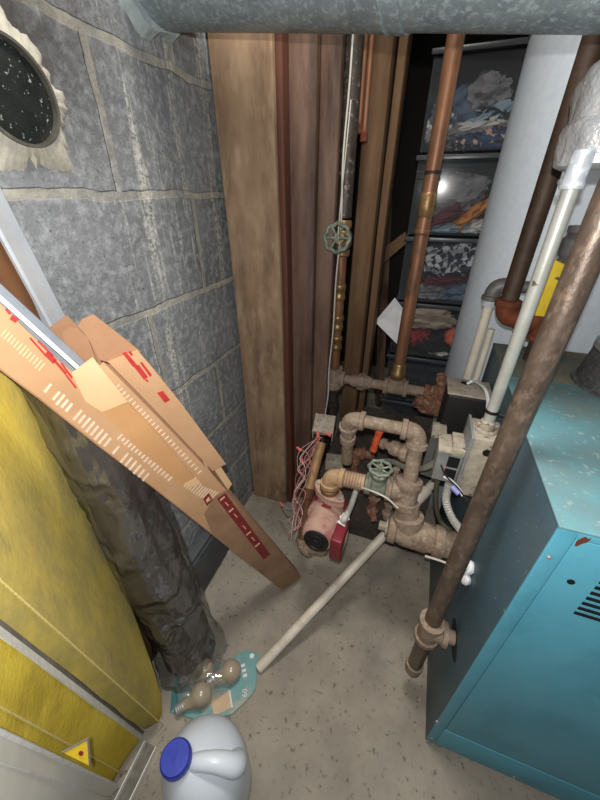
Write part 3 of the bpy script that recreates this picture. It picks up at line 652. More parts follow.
# strainer/check cluster right (rusty) at px 430,390
w0 = V((cpx+.085,hy,zz)); 
t = root('rusty_strainer', w0, 'heavily rusted wye strainer at the end of the iron header', 'strainer')
bm = NB(); lathe(bm, w0, ux, [(0,.026),(.014,.026),(.016,.022),(.03,.028),(.06,.028),(.072,.022),(.074,.026),(.086,.026)], 20); roughen(bm, .002, 60); obj('strainer_body', bm, M_IRONRUST, t)
w1 = PY(452,412,.955); wd = (PY(408,398,.93)-w1).normalized()
bm = NB(); lathe(bm, w1, wd, [(0,.024),(.03,.026),(.05,.030),(.075,.031),(.095,.029),(.10,.022),(.115,.022),(.117,.012)], 20); bmesh.ops.subdivide_edges(bm, edges=bm.edges, cuts=1, use_grid_fill=True); roughen(bm, .005, 70, 3); obj('strainer_leg', bm, M_IRONRUST, t)
bm = NB(); cyl(bm, w0+V((.08,0,0)), w0+V((.135,-.02,-.03)), .016, 16); obj('outlet_nipple', bm, M_IRONRUST, t)
bm = NB(); cyl(bm, w0+V((.045,0,.02)), w0+V((.04,.0,.055)), .013, 14); hexnut(bm, w0+V((.04,0,.05)), V((0,0,1)), .016, .016); obj('strainer_plug', bm, M_IRONRUST, t)

# thin copper tubes
for k, (px, pb, lab) in enumerate(((366, 128, 'thin copper tube nearest the black pipe'), (372, 136, 'thin copper tube in front of the wall stud'))):
    a = PY(px, 34, 1.05); z0 = PY(px, pb, 1.05).z
    t = root('copper_tube', (a.x,1.05,z0), lab, 'tube', None)
    bm = NB(); cyl(bm, (a.x,1.05,z0), (a.x,1.05,2.09), .0065, 14); obj('tube_run', bm, M_COPPER, t)
    bm = NB(); lathe(bm, (a.x,1.05,z0-.012), (0,0,1), [(0,.006),(.002,.0095),(.02,.0095),(.022,.0066)], 14); obj('tube_end', bm, M_RUST, t)
# white cord running down the black pipe
pts = [PY(353,34,hy-.03), PY(349,90,hy-.03), PY(343,160,hy-.035), PY(341,225,hy-.04), PY(336,280,hy-.04), PY(333,330,hy-.045), PY(329,370,hy-.045), PY(328,395,hy-.06), PY(325,415,.84)]
bm = NB(); sweep(bm, spline(pts, 8), .0022, 8); props(obj('thermostat_wire', bm, M_WHITEWIRE, None, loc=pts[-1]), 'thin white wire hanging down beside the black vertical pipe', 'wire')
pts2 = [PY(351,100,hy-.032), PY(346,150,hy-.040), PY(341,200,hy-.038), PY(338,236,hy-.045)]
bm = NB(); sweep(bm, spline(pts2, 8), .0016, 6); props(obj('thermostat_wire', bm, M_WHITEWIRE, None, loc=pts2[-1]), 'short second white wire loop ending at the gate valve', 'wire')
bm = NB(); a = PY(341,226,hy); 
bm.free()
# ================================================================== CENTRE PIPEWORK (boiler return)
ry = .55
TT = PY(409, 533, ry); bz = TT.z
t = root('return_pipework', TT, 'dusty iron return pipework with a big tee entering the boiler side', 'pipework')
TL = PY(388, 541, ry); TL.z = bz; 
bm = NB(); lathe(bm, (TL.x-.008, ry, bz), ux, [(0,.024),(.004,.032),(.018,.033),(.022,.028),(.036,.032),(.085,.034),(.100,.030),(.104,.036),(.122,.036),(.124,.027)], 28)
d2 = (PY(408,505,.565)-TT); lathe(bm, TT, d2, [(0,.030),(d2.length*.42,.029),(d2.length*.46,.033),(d2.length*.62,.033),(d2.length*.66,.024),(d2.length,.024)], 28)
roughen(bm, .0012, 90); obj('large_tee', bm, M_IRON, t)
bm = NB(); cyl(bm, (TL.x-.012,ry,bz), (TL.x,ry,bz), .020, 20); box(bm, (TL.x-.028, ry-.008, bz-.008), (TL.x-.010, ry+.008, bz+.008)); obj('square_plug', bm, M_DUST, t, True, .002)
xr = TL.x+.11
bm = NB(); cyl(bm, (xr,ry,bz), (X0+.001,ry,bz), .0255, 26); lathe(bm, (X0-.045,ry,bz), ux, [(0,.0255),(.001,.031),(.03,.031),(.031,.026)], 24); obj('boiler_nipple', bm, M_IRON, t)
T2 = PY(407, 493, .572); T1a = PY(408,505,.565)
bm = NB(); cyl(bm, TT+d2*.6, T2, .0195, 22); lathe(bm, T1a-d2*.1, d2, [(0,.0195),(.002,.0245),(.010,.0245),(.012,.0195)], 22); obj('short_nipple', bm, M_IRON, t)
up_ = PY(419, 432, .612)
dv = (up_-T2).normalized()
ly = .572
VB = PY(377, 487, ly); VB.z = T2.z; E1 = PY(330, 481, ly); E1.z = T2.z-.004
obj('upper_tee', tee_bm(T2-dv*.033, T2+dv*.033, T2, T2-ux*.045, .0235), M_IRON, t)
bm = NB(); cyl(bm, T2+dv*.03, up_-dv*.03, .0158, 22); obj('upright_tube', bm, M_IRON, t)
EL = PY(349, 418, .612); EL.z = up_.z
obj('upper_elbow', elbow_bm(T2, up_, EL, .0190, .024), M_IRON, t)
bm = NB(); cyl(bm, up_-ux*.03, EL+ux*.03, .0142, 22); obj('upper_tube', bm, M_IRON, t)
ED = EL+V((-.002,.03,-.12))
obj('far_elbow', elbow_bm(up_, EL, ED, .0180, .024), M_IRON, t)
bm = NB(); cyl(bm, EL+(ED-EL).normalized()*.03, ED+V((0,.01,-.04)), .0142, 20); lathe(bm, EL+(ED-EL)*.5, ED-EL, [(0,.0145),(.002,.019),(.02,.019),(.022,.0145)], 18); obj('down_tube', bm, M_IRON, t)
# small valve with orange handle
s0 = T2+dv*((up_-T2).length*.62); s1_ = PY(379, 442, .63)
sd = (s1_-s0).normalized(); sl_ = (s1_-s0).length
tv = root('drain_cock', s1_, 'small dusty cock with an orange handle on the return pipe', 'valve')
bm = NB(); lathe(bm, s0+sd*.012, sd, [(0,.020),(.008,.022),(.018,.018),(.020,.015),(.03,.018),(.042,.016),(.044,.010),(sl_-.03,.009),(sl_-.028,.013),(sl_-.02,.013),(sl_-.018,.006),(sl_-.006,.006)], 18); obj('cock_body', bm, M_IRON, tv)
ha, hb = PY(380,430,.62), PY(373,451,.62); bm = NB(); hd = (hb-ha); lathe(bm, ha, hd, [(0,.005),(.003,.009),(hd.length*.35,.0075),(hd.length*.5,.010),(hd.length*.65,.0075),(hd.length-.003,.009),(hd.length,.005)], 12); obj('orange_handle', bm, M_ORANGE, tv, label='orange handle')
# gate valve left of upper tee
tv = root('gate_valve', VB, 'gate valve with green spoked handwheel lying flat above the pump pipe', 'valve')
bm = NB(); lathe(bm, VB+ux*.034, -ux, [(0,.022),(.004,.025),(.014,.025),(.016,.019),(.03,.023),(.045,.019),(.048,.025),(.060,.025),(.062,.020)], 18)
wc_ = PY(381,464,.562); vd = (wc_-VB).normalized(); lathe(bm, VB, vd, [(0,.018),(.02,.018),(.026,.013),(.032,.017),(.042,.017),(.044,.009),(.052,.009),(.054,.004),(.060,.004)], 16); obj('valve_body', bm, mat('worn_green_brass', hexc(140,146,128), hexc(110,114,100), 50, .7, .2, .4, 120), tv)
wheel(tv, VB+vd*.062, (vd+V((0,.12,0))), .0235, M_GREENWHEEL)
# pump pipe
t = root('pump_supply_pipe', E1, 'dusty pipe and elbow dropping from the green gate valve to the pump', 'pipe')
bm = NB(); cyl(bm, VB-ux*.028, E1+ux*.022, .0185, 22)
for k in range(7): 
    xk = VB.x-.034-k*.0065; lathe(bm, (xk,ly,E1.z+.002), -ux, [(0,.0185),(.002,.0215),(.004,.0185)], 18)
obj('threaded_tube', bm, mat('dusty_tan', hexc(190,162,132), hexc(160,132,106), 50, .85, 0, .4, 150), t)
FZ = E1.z-.052; 
obj('brass_elbow', elbow_bm(E1+ux*.1, E1, E1-V((0,0,.1)), .0195, .022), mat('dusty_tan2', hexc(192,158,122), hexc(160,126,94), 50, .8, 0, .4, 150), t)
bm = NB(); lathe(bm, (E1.x,ly,FZ), (0,0,1), [(0,.022),(.004,.024),(.014,.024),(.016,.018),(.03,.018)], 20); obj('union_ring', bm, M_BRASS, t)

# ================================================================== PUMP
VC = V((E1.x, ly, FZ-.0825)); ax = V((-.04,-1,.06)).normalized()
t = root('circulator_pump', VC, 'dusty red circulator pump bolted under an oval flange', 'pump')
def oval(bm, c, h, a=.046, b=.024, yaw=-.45):
    pts = []
    for i in range(36):
        an = 2*math.pi*i/36; x, y = a*math.cos(an), b*math.sin(an)*(1-.35*abs(math.cos(an))**3)
        pts.append(V(c)+V((x*math.cos(yaw)-y*math.sin(yaw), x*math.sin(yaw)+y*math.cos(yaw), 0)))
    A = [bm.verts.new(p) for p in pts]; B = [bm.verts.new(p+V((0,0,h))) for p in pts]; bm.faces.new(A[::-1]); bm.faces.new(B)
    for i in range(36): j = (i+1) % 36; bm.faces.new((A[i], A[j], B[j], B[i]))
for nm, z in (('upper_flange', FZ-.010), ('lower_flange', FZ-.165)):
    bm = NB(); oval(bm, (VC.x,VC.y,z), .010); oval(bm, (VC.x,VC.y,z-.012 if 'up' in nm else z+.011), .010)
    fl_ = obj(nm, bm, M_PUMPTOP, t, True, .0015)
    for s in (-1, 1):
        c = V((VC.x+s*.035*math.cos(-.45), VC.y+s*.035*math.sin(-.45), z-.018)); bm = NB(); cyl(bm, c, c+V((0,0,.034)), .0036, 10); hexnut(bm, c+V((0,0,.028)), V((0,0,1)), .0075, .007); obj('flange_bolt', bm, M_DUST, fl_)
bm = NB(); lathe(bm, (VC.x,VC.y,FZ-.16), (0,0,1), [(0,.017),(.04,.019),(.06,.03),(.105,.03),(.125,.019),(.15,.017)], 24)
lathe(bm, VC-ax*.045, ax, [(0,.03),(.008,.046),(.02,.052),(.050,.052),(.056,.046)], 32); obj('volute', bm, M_REDPUMP, t)
bm = NB(); lathe(bm, VC+ax*.008, ax, [(0,.050),(.010,.050),(.012,.042),(.030,.042),(.065,.042),(.078,.038),(.082,.032)], 36); obj('motor', bm, M_PUMPTOP, t)
bm = NB(); e = VC+ax*.088; lathe(bm, e, ax, [(0,.031),(.006,.031),(.008,.028),(.0085,.010)], 32); lathe(bm, e+ax*.006, ax, [(0,.022),(.005,.022),(.0055,.019),(.003,.017),(.003,.010),(.006,.009)], 28); obj('vent_cap', bm, M_BLACK, t)
sdv = ax.cross(V((0,0,1))).normalized(); 
if sdv.x < 0: sdv = -sdv
upv_ = sdv.cross(ax).normalized(); 
if upv_.z < 0: upv_ = -upv_
bc_ = VC+ax*.058+sdv*.046-upv_*.010; M = basis(bc_, sdv, ax)
bm = NB(); box(bm, (-.012,-.036,-.034), (.016,.036,.034), M); bx_ = obj('control_box', bm, M_REDBOX, t, False, .004, label='red cover box')
bm = NB(); box(bm, (.0161,-.028,-.026), (.0175,.030,.026), M); pl = obj('name_plate', bm, mat('plate_dark', hexc(60,22,30), hexc(44,18,24), 40, .3), bx_)
for k in range(4):
    bm = NB(); box(bm, (.0175,-.020,-.016+k*.008), (.0179,.004+.006*(k%2),-.013+k*.008), M); obj('plate_mark', bm, M_CREAM, pl)
# whip from pump
a = bc_+upv_*.034-ax*.02; pts = [a, a+V((.006,.0,.02)), PY(350,508,.57), PY(355,494,.60), PY(357,486,.66)]
t = root('pump_whip', a, 'short pale flexible conduit curving up from the red pump', 'conduit')
bm = NB(); sweep(bm, spline(pts, 10), .0072, 12); obj('flex_tube', bm, M_FLEXW, t)
bm = NB(); dd = (pts[2]-pts[0]).normalized(); lathe(bm, a-dd*.006, dd, [(0,.012),(.006,.012),(.008,.009),(.026,.010),(.030,.0085)], 14); cyl(bm, a+dd*.014+V((-.012,0,0)), a+dd*.014+V((.012,0,0)), .003, 8); obj('connector', bm, M_WHITE, t)

# ================================================================== LEFT loop pipe with junction box and wires
LP = [PY(321,444,.755), PY(316,462,.72), PY(309,490,.665), PY(305,515,.625), PY(303,540,.590)]
bot = V((VC.x-.004, VC.y-.01, FZ-.225)); lc = PY(305, 560, .565); 
t = root('copper_loop_pipe', LP[2], 'old copper pipe sloping down left of the pump, wound with wires', 'pipe')
bm = NB(); sweep(bm, [LP[0]+(LP[1]-LP[0])*-.1]+LP[:3], .0150, 20); obj('upper_tube', bm, mat('tan_copper', hexc(186,148,104), hexc(150,112,76), 20, .6, .2, .3, 60), t)
bm = NB(); sweep(bm, LP[2:], .0140, 20); dd = LP[3]-LP[2]; lathe(bm, LP[2]-dd*.1, dd, [(0,.014),(.002,.0175),(.03,.0175),(.032,.0145)], 18); lathe(bm, LP[3], LP[4]-LP[3], [(0,.014),(.001,.0165),(.004,.0165),(.005,.0145)], 18); obj('lower_tube', bm, M_COPPER, t)
lz = V((lc.x, lc.y, 0)); lc2 = V((bot.x, bot.y, bot.z))
bm = elbow_bm(LP[3], LP[4]+(LP[4]-LP[3]).normalized()*.028, lc2, .0175, .022); obj('lower_elbow', bm, M_IRON, t)
le = LP[4]+(LP[4]-LP[3]).normalized()*.028
bm = NB(); sweep(bm, [le+(lc2-le).normalized()*.02, lc2], .015, 18); sweep(bm, corner(le, lc2, V((VC.x,VC.y,FZ-.16)), .014, 6)+[V((VC.x,VC.y,FZ-.165))], .016, 18); obj('return_tube', bm, M_IRON, t)
JB = PY(324, 427, .775)
t = root('junction_box', JB, 'open dusty beige junction box with wires above the sloping copper pipe', 'junction box')
M = basis(JB, V((1,.15,-.05)), V((-.1,.9,.45)))
def B_(lo, hi): 
    box(bm, lo, hi, M)
bm = NB(); s = .030; B_((-s,-s,.02),(s,s,.023)); B_((-s,-s,-.028),(-s+.003,s,.02)); B_((s-.003,-s,-.028),(s,s,.02)); B_((-s+.003,s-.003,-.028),(s-.003,s,.02)); B_((-s+.003,-s,.006),(s-.003,-s+.003,.02)); obj('box_shell', bm, M_DUST, t, False, .001)
bm = NB(); B_((-s+.003,-s+.02,-.026),(s-.003,s-.003,.018)); obj('box_inside', bm, M_HOLE, t, False)
def wire(name, pts, m, r, label, group=None, cat='wire', n=8):
    bm = NB(); sweep(bm, spline(pts, n), r, 6); o = obj(name, bm, m, None, loc=pts[0]); return props(o, label, cat, group)
random.seed(11)
for k in range(8):
    m = (M_REDWIRE, M_PINKWIRE, M_PINKWIRE, M_WHITEWIRE)[k%4]; pts = [PY(319+random.uniform(-2,4),437,.738)]
    for q in range(7):
        f = (q+1)/7; px = 311-16*f+random.uniform(-9,4); py = 440+95*f+random.uniform(-6,6); pts.append(PY(px, py, .72-.16*f+random.uniform(-.012,.004)))
    wire('control_wire', pts, m, .0011, 'thin red, pink or white wire tangled around the sloping copper pipe', 'wires tangled around the copper pipe')
for k, (px, py, ang, lab) in enumerate(((299,449,.5,'red wire nut sticking out left, topmost of the tangle'), (302,460,1.2,'red wire nut just under the topmost one'), (328,434,.1,'red wire nut lying in the junction box mouth'), (318,434,1.5,'red wire nut hanging at the left of the junction box mouth'), (281,504,.6,'red wire nut near the foot of the dark stained board'))):
    c = PY(px, py, .70 if k < 4 else .74); dr_ = V((math.cos(ang), -.2, -math.sin(ang)*.8)).normalized(); bm = NB(); lathe(bm, c-dr_*.009, dr_, [(0,.0025),(.002,.0035),(.012,.0048),(.018,.0056),(.019,.004)], 12)
    props(obj('wire_nut', bm, M_NUT, None, loc=c), lab, 'wire nut')
wire('control_wire', [PY(283,505,.735), PY(290,510,.70), PY(296,504,.67), PY(303,500,.65)], M_WHITEWIRE, .0013, 'pale wire leading to the lone wire nut beside the board')
wire('control_wire', [PY(281,507,.735), PY(288,517,.70), PY(300,512,.66), PY(308,516,.625)], M_BLACKWIRE, .0013, 'black wire near the lone wire nut beside the board')
wire('control_wire', [PY(301,450,.70), PY(307,453,.70), PY(311,463,.69), PY(314,475,.68)], M_PINKWIRE, .0014, 'pink wire ending in the topmost wire nut')
# white wire lines across the pump pipes
wire('white_cable', [PY(348,485,.60), PY(366,489,.545), PY(385,497,.53), PY(398,508,.525)], M_WHITEWIRE, .0020, 'white cable passing under the flat green handwheel')
wire('white_cable', [PY(425,556,.50), PY(438,560,.50), PY(452,565,.49), PY(468,570,.48)], M_WHITEWIRE, .0024, 'white cable under the iron pipe entering the boiler')

# ================================================================== dark metal box behind pipework + small fittings on it
bm = NB(); box(bm, (-.215,.80,0), (.135,1.25,.275)); props(obj('metal_cabinet', bm, mat('dark_dusty_metal', hexc(84,76,68), hexc(62,56,50), 14, .8, 0, .3, 80, speck=hexc(112,102,92), speck_scale=40, speck_lo=.6, speck_hi=.75), None, False, .004, loc=(-.215,.80,0)), 'low dark dusty metal box on the floor behind the pipework', 'metal box')
bp_ = PZ(322,478,.275); bm = NB(); box(bm, (-.03,-.022,0), (.028,.024,.035), Matrix.Translation((max(bp_.x,-.175),.835,.275))@Matrix.Rotation(.2,4,'Z')); props(obj('concrete_offcut', bm, M_DUST, None, False, .002), 'pale dusty block lying on the low dark box by the loop pipe', 'block')
for (px, py, py2, lab, bend) in ((356,452,480,'rusty capped pipe stub standing behind the flat green handwheel', 1), (398,462,486,'small rusty pipe stub standing behind the upright return pipe', 0), (340,462,492,'slanting dusty pipe stub standing left of the flat green handwheel', 0)):
    c = PY(px, py, .84); t = root('pipe_stub', (c.x,.84,.275), lab, 'pipe')
    bm = NB(); cyl(bm, (c.x,.84,.275), (c.x,.84,c.z), .0135, 16); lathe(bm, (c.x,.84,c.z-.05), (0,0,1), [(0,.0135),(.002,.018),(.02,.018),(.022,.014)], 16); obj('upright', bm, M_IRONRUST, t)
    if bend:
        bm = elbow_bm((c.x,.84,c.z-.1), (c.x,.84,c.z), (c.x+.1,.84,c.z), .018, .020); cyl(bm, (c.x+.02,.84,c.z), (c.x+.06,.84,c.z), .014, 14); obj('rusty_bend', bm, M_IRONRUST, t)
    else:
        bm = NB(); hexnut(bm, (c.x,.84,c.z-.01), V((0,0,1)), .019, .016); obj('hex_cap', bm, M_IRONRUST, t)
for (px, py, h, r_, lab) in ((374,500,.06,.016,'rust-brown drain valve below the flat green handwheel, nearer the pump'), (389,506,.05,.014,'blackened drain valve below the upper tee of the return pipe')):
    c = PY(px, py, .66); t = root('drain_valve', (c.x,c.y,c.z-h), lab, 'valve')
    bm = NB(); lathe(bm, (c.x,c.y,c.z-h), (0,0,1), [(0,r_*.7),(.01,r_*.7),(.012,r_),(.025,r_*1.1),(.03,r_*.75),(h,r_*.8),(h+.01,r_)], 16)
    cyl(bm, (c.x,c.y,c.z-h*.4), (c.x+.01,c.y-.035,c.z-h*.7), r_*.55, 12); obj('valve_body', bm, M_IRONRUST if r_ > .015 else M_IRON, t)
    bm = NB(); cyl(bm, (c.x,c.y,c.z+.005), (c.x,ly+.02 if False else c.y,T2.z-.015), r_*.6, 12); obj('nipple', bm, M_IRON, t)
# sheet bracket with beige end
t = root('sheet_bracket', (.10,.70,.40), 'narrow dark sheet-metal bracket with a pale top beside the black box', 'bracket')
q = [PY(431,436,.70), PY(446,440,.70), PY(437,480,.66), PY(420,474,.66)]
bm = NB(); poly_sheet(bm, q, .012); obj('sheet', bm, mat('dull_grey', hexc(88,86,82), hexc(68,66,64), 20, .7), t, False, .001)
q = [PY(433,425,.695), PY(447,427,.695), PY(447,441,.69), PY(431,437,.69)]
bm = NB(); poly_sheet(bm, q, .02); obj('pale_top', bm, M_DUST, t, False, .001, label='pale dusty top piece')

# ================================================================== BLACK BOX
bz1 = .688
t = root('transformer_box', (.14,.74,bz1-.22), 'tall black metal box with a dusty top beside the boiler', 'electrical box')
bm = NB(); box(bm, (.094,.705,bz1-.22), (.184,.785,bz1-.002)); obj('box_body', bm, M_BLACK, t, False, .006)
bm = NB(); box(bm, (.093,.704,bz1-.002), (.185,.786,bz1+.002)); obj('dusty_lid', bm, M_DUST, t, False, .004, label='dusty beige lid')
bm = NB(); pts = []; hx = PZ(466,383,bz1+.0024)
f0 = [bm.verts.new(hx+V((math.cos(a)*.012, math.sin(a)*.008, 0))) for a in [2*math.pi*i/20 for i in range(20)]]; f1 = [bm.verts.new(v.co+V((0,0,-.001))) for v in f0]; bm.faces.new(f0); bm.faces.new(f1[::-1])
for i in range(20): bm.faces.new((f0[i], f0[(i+1)%20], f1[(i+1)%20], f1[i]))
obj('cable_hole', bm, M_HOLE, t)
wire('white_cable', [PZ(467,384,bz1+.002), PZ(474,381,bz1+.012), PY(484,388,.70), PY(488,400,.66), PY(487,415,.61)], M_WHITE, .0034, 'white cable looping out of the black box towards the pale conduit')

# ================================================================== CONTROL box on boiler
t = root('control_box', (.162,.585,.545), 'dusty pale aquastat control box mounted on the boiler side', 'control box')
bm = NB(); box(bm, (.136,.555,.545), (.1865,.625,.686)); obj('box_body', bm, M_DUST, t, False, .002)
bm = NB(); lathe(bm, PY(487,453,.5547), (0,-1,0), [(0,.0075),(.0012,.0075)], 16); obj('knockout', bm, M_HOLE, t)
bm = NB(); box(bm, (.131,.550,.553), (.136,.630,.690)); obj('edge_flange', bm, M_GREYBOX, t, False, .001)
bm = NB(); box(bm, (.086,.562,.562), (.131,.618,.634)); rb = obj('relay_body', bm, M_GREYBOX, t, False, .002)
bm = NB(); box(bm, (.085,.560,.634), (.110,.620,.640)); box(bm, (.110,.560,.634), (.132,.620,.648)); obj('dusty_cover', bm, M_DUST, rb, False, .001)
for z0, z1 in ((.603,.628), (.572,.597)):
    bm = NB(); box(bm, (.106,.5605,z0), (.127,.5622,z1)); obj('terminal_slot', bm, M_HOLE, rb, False)
for k in range(4): wire('relay_wire', [PY(445-k,447+k*3,.575), PY(441,452+k*3,.570), PY(440+k,460+k*3,.565), PY(445,468+k*2,.562)], M_REDWIRE if k%2 else M_PINKWIRE, .0012, 'short pink or red wire at the left of the relay', 'short wires at the relay')
wire('black_wire', [PY(441,465,.56), PY(446,476,.545), PY(458,488,.53), PY(468,502,.51)], M_BLACKWIRE, .0018, 'black wire hanging down from the relay')
wire('white_cable', [PY(444,477,.555), PY(450,480,.545), PY(458,488,.535), PY(463,496,.525)], M_WHITE, .003, 'short white cable end below the relay')
bm = NB(); a, b = PY(452,487,.53), PY(459,494,.52); cyl(bm, a, b, .0052, 12); props(obj('wire_connector', bm, mat('lilac', hexc(150,150,206), hexc(130,130,190), 30, .5), None, loc=a), 'lilac plastic wire connector below the relay', 'connector')
wire('flexible_conduit', [PY(443,452,.575), PY(436,462,.59), PY(424,468,.60), PY(408,468,.615), PY(394,462,.64), PY(384,461,.67)], M_FLEX, .0068, 'grey flexible conduit curving from the relay across the upright pipe', cat='conduit', n=10)
t = root('armoured_conduit', PY(446,486,.57), 'pale armoured conduit hanging below the control box into the boiler', 'conduit')
pts = spline([PY(449,484,.575), PY(446,500,.57), PY(452,518,.55), PY(462,532,.52), PY(466,545,.49)], 14)
bm = NB(); rs = [.0075+.0012*(i%2) for i in range(len(pts))]; sweep(bm, pts, rs, 12); obj('armoured_tube', bm, M_FLEXW, t)
bm = NB(); pts = spline([PY(437,482,.60), PY(436,502,.60), PY(440,520,.60), PY(452,532,.58), PY(462,540,.55)], 10); sweep(bm, pts, .0055, 10); obj('dark_cable', bm, mat('olive_cable', hexc(96,92,74), hexc(76,72,58), 30, .6), t)
b0_ = PX(470,568,X0-.004); bm = NB(); lathe(bm, b0_, (-1,-.1,.5), [(0,.014),(.006,.014),(.008,.010),(.026,.011),(.03,.008)], 14); lathe(bm, b0_+V((.004,-.012,-.022)), (-1,0,.2), [(0,.008),(.006,.012),(.012,.011),(.016,.004)], 12); obj('white_bushing', bm, M_WHITE, t, label='white plastic bushing')
pts = [PX(466,556,X0-.018)+(PX(443,603,X0-.02)-PX(466,556,X0-.018))*(i/60) for i in range(61)]
bm = NB(); sweep(bm, pts, [.0055 if (i//2)%2 else .0038 for i in range(61)], 10); obj('ribbed_tail', bm, M_FLEXW, t)

# ================================================================== CARTON leaning at left
Lb, Rb_, Lt = PT(283,590,1.040), PT(301,577,1.062), PT(0,368,.330)
PN = (Lt-Lb).cross(Rb_-Lb).normalized()
if PN.dot(Lb-CAM) < 0: PN = -PN           # points away from the camera
def PP(px, py, off=0):
    d = ray(px, py); o_ = Lb+PN*off; k = (o_-CAM).dot(PN)/d.dot(PN); return CAM+d*k
t = root('long_carton', (Lb+Rb_)/2, 'long open cardboard carton with red print leaning across the corner', 'carton')
front = [(283,590),(301,577),(258,528),(211,473),(160,420),(104,363),(92,374),(72,372),(60,362),(28,332),(-12,292),(-12,359),(40,398),(100,446),(160,492),(220,540)]
P0 = [PP(*p) for p in front]
bm = NB(); poly_sheet(bm, P0, .003, PN)
fr = obj('front_panel', bm, [M_CARD, M_CARDAGED], t, False)
Re = [PP(*p) for p in ((301,577),(258,528),(211,473),(160,420),(104,363))]
def strip(name, pts, d0, d1, th, m, par, nrm):
    bm = NB(); A = [p+PN*d0 for p in pts]; B = [p+PN*d1 for p in pts]
    for i in range(len(pts)-1): poly_sheet(bm, [A[i], A[i+1], B[i+1], B[i]], th, nrm)
    return obj(name, bm, m, par, False)
rdir = (Re[-1]-Re[0]).cross(PN).normalized()
if rdir.dot(PP(300,500)-PP(200,560)) < 0: rdir = -rdir
strip('right_side', Re[:3], .003, .040, .003, M_CARDAGED, t, -rdir)
Le = [PP(*p) for p in ((283,590),(220,540),(160,492),(100,446),(40,398),(-12,359))]
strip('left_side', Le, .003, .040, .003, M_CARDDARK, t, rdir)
bm = NB(); poly_sheet(bm, [Le[0]+PN*.003, Re[0]+PN*.003, Re[0]+PN*.040, Le[0]+PN*.040], .003, (Lt-Lb).normalized()); obj('end_flap', bm, M_CARDAGED, t, False)
# back panel: seen in the gap
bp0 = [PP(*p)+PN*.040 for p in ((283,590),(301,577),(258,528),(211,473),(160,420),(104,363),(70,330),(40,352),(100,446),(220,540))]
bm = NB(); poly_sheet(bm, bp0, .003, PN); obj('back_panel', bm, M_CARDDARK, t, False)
# raised right flap with print
bm = NB(); fq = [(108,362),(138,351),(151,366),(180,402),(226,464),(213,471),(190,447),(150,405)]; poly_sheet(bm, [PP(*p, .012) for p in fq], .003, PN); rf = obj('printed_flap', bm, M_CARD, t, False)
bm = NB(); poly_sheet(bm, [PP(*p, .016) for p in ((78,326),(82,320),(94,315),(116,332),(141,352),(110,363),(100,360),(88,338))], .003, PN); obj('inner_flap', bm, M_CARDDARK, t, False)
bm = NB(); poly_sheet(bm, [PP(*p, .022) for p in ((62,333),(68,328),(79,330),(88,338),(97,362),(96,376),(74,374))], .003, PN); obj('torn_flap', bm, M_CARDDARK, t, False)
bm = NB(); poly_sheet(bm, [PP(*p, .018) for p in ((213,468),(219,464),(232,484),(228,490))], .003, PN); obj('torn_edge', bm, M_CARDLIGHT, t, False)
# folded light flap lying on the front
bm = NB(); poly_sheet(bm, [PP(*p, -.004) for p in ((72,374),(93,358),(128,402),(102,412),(86,402))], .003, PN); obj('folded_flap', bm, M_CARDLIGHT, t, False, label='lighter folded flap')
bm = NB(); poly_sheet(bm, [PP(*p, -.0035) for p in ((102,411),(128,403),(150,425),(195,478),(186,485),(176,480),(140,450))], .0025, PN); obj('folded_tongue', bm, mat('cardboard_tongue', hexc(200,152,104), hexc(188,140,94), 12, .8), t, False)
bm = NB(); poly_sheet(bm, [PP(*p, -.004) for p in ((184,484),(196,478),(202,484),(190,488))], .0025, PN); obj('torn_tip', bm, M_CARDLIGHT, t, False)
ALONG = (PP(200,478)-PP(100,380)).normalized(); 
def mark(pts, m, name, par, off=-.0012, th=.0006):
    bm = NB(); poly_sheet(bm, [PP(*p, off) for p in pts], th, PN); return obj(name, bm, m, par, False)
def seg(a, b, w0, w1, m, name, par, off=-.0012):
    a, b = V((a[0],a[1],0)), V((b[0],b[1],0)); n_ = (b-a).normalized().cross(V((0,0,1)))
    q = [a+n_*w0, b+n_*w1, b-n_*w1, a-n_*w0]; return mark([(p.x,p.y) for p in q], m, name, par, off)
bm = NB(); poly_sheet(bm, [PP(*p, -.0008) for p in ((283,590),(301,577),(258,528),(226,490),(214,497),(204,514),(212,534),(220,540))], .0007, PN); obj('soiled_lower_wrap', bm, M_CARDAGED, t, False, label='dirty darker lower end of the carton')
band = seg((221,496), (267,557), 5.2, 4.2, M_PRINTDARKRED, 'red_print_band', fr)
# broken pale lettering inside the band
for k in range(9):
    f = .04+k*.095; cx, cy = 221+46*f, 496+61*f
    if k == 4: continue
    if k % 2 == 0: seg((cx-2.6, cy+2.2), (cx+2.0, cy-1.6), .55, .5, M_PRINTPALE, 'pale_letter', band, -.0019)
    else: seg((cx-1.8, cy-1.6), (cx+1.4, cy+1.6), .5, .5, M_PRINTPALE, 'pale_letter', band, -.0019); 
ic = mark([(203,499),(209,493),(213,500),(207,506)], M_PRINTDARKRED, 'red_print_square', fr)
mark([(206,500),(209,497),(210,500),(207,503)], M_PRINTPALE, 'pale_mark', ic, -.0019)
for a, b, w in (((6,309),(10,314),1.2), ((11,317),(17,321),2.6), ((30,338),(46,356),.9), ((38,341),(53,356),.9), ((46,353),(55,362),2.8), ((54,360),(66,374),1.3), ((61,363),(72,378),1.0), ((66,375),(76,388),.9)): seg(a, b, w, w, M_PRINTRED, 'red_print', fr)
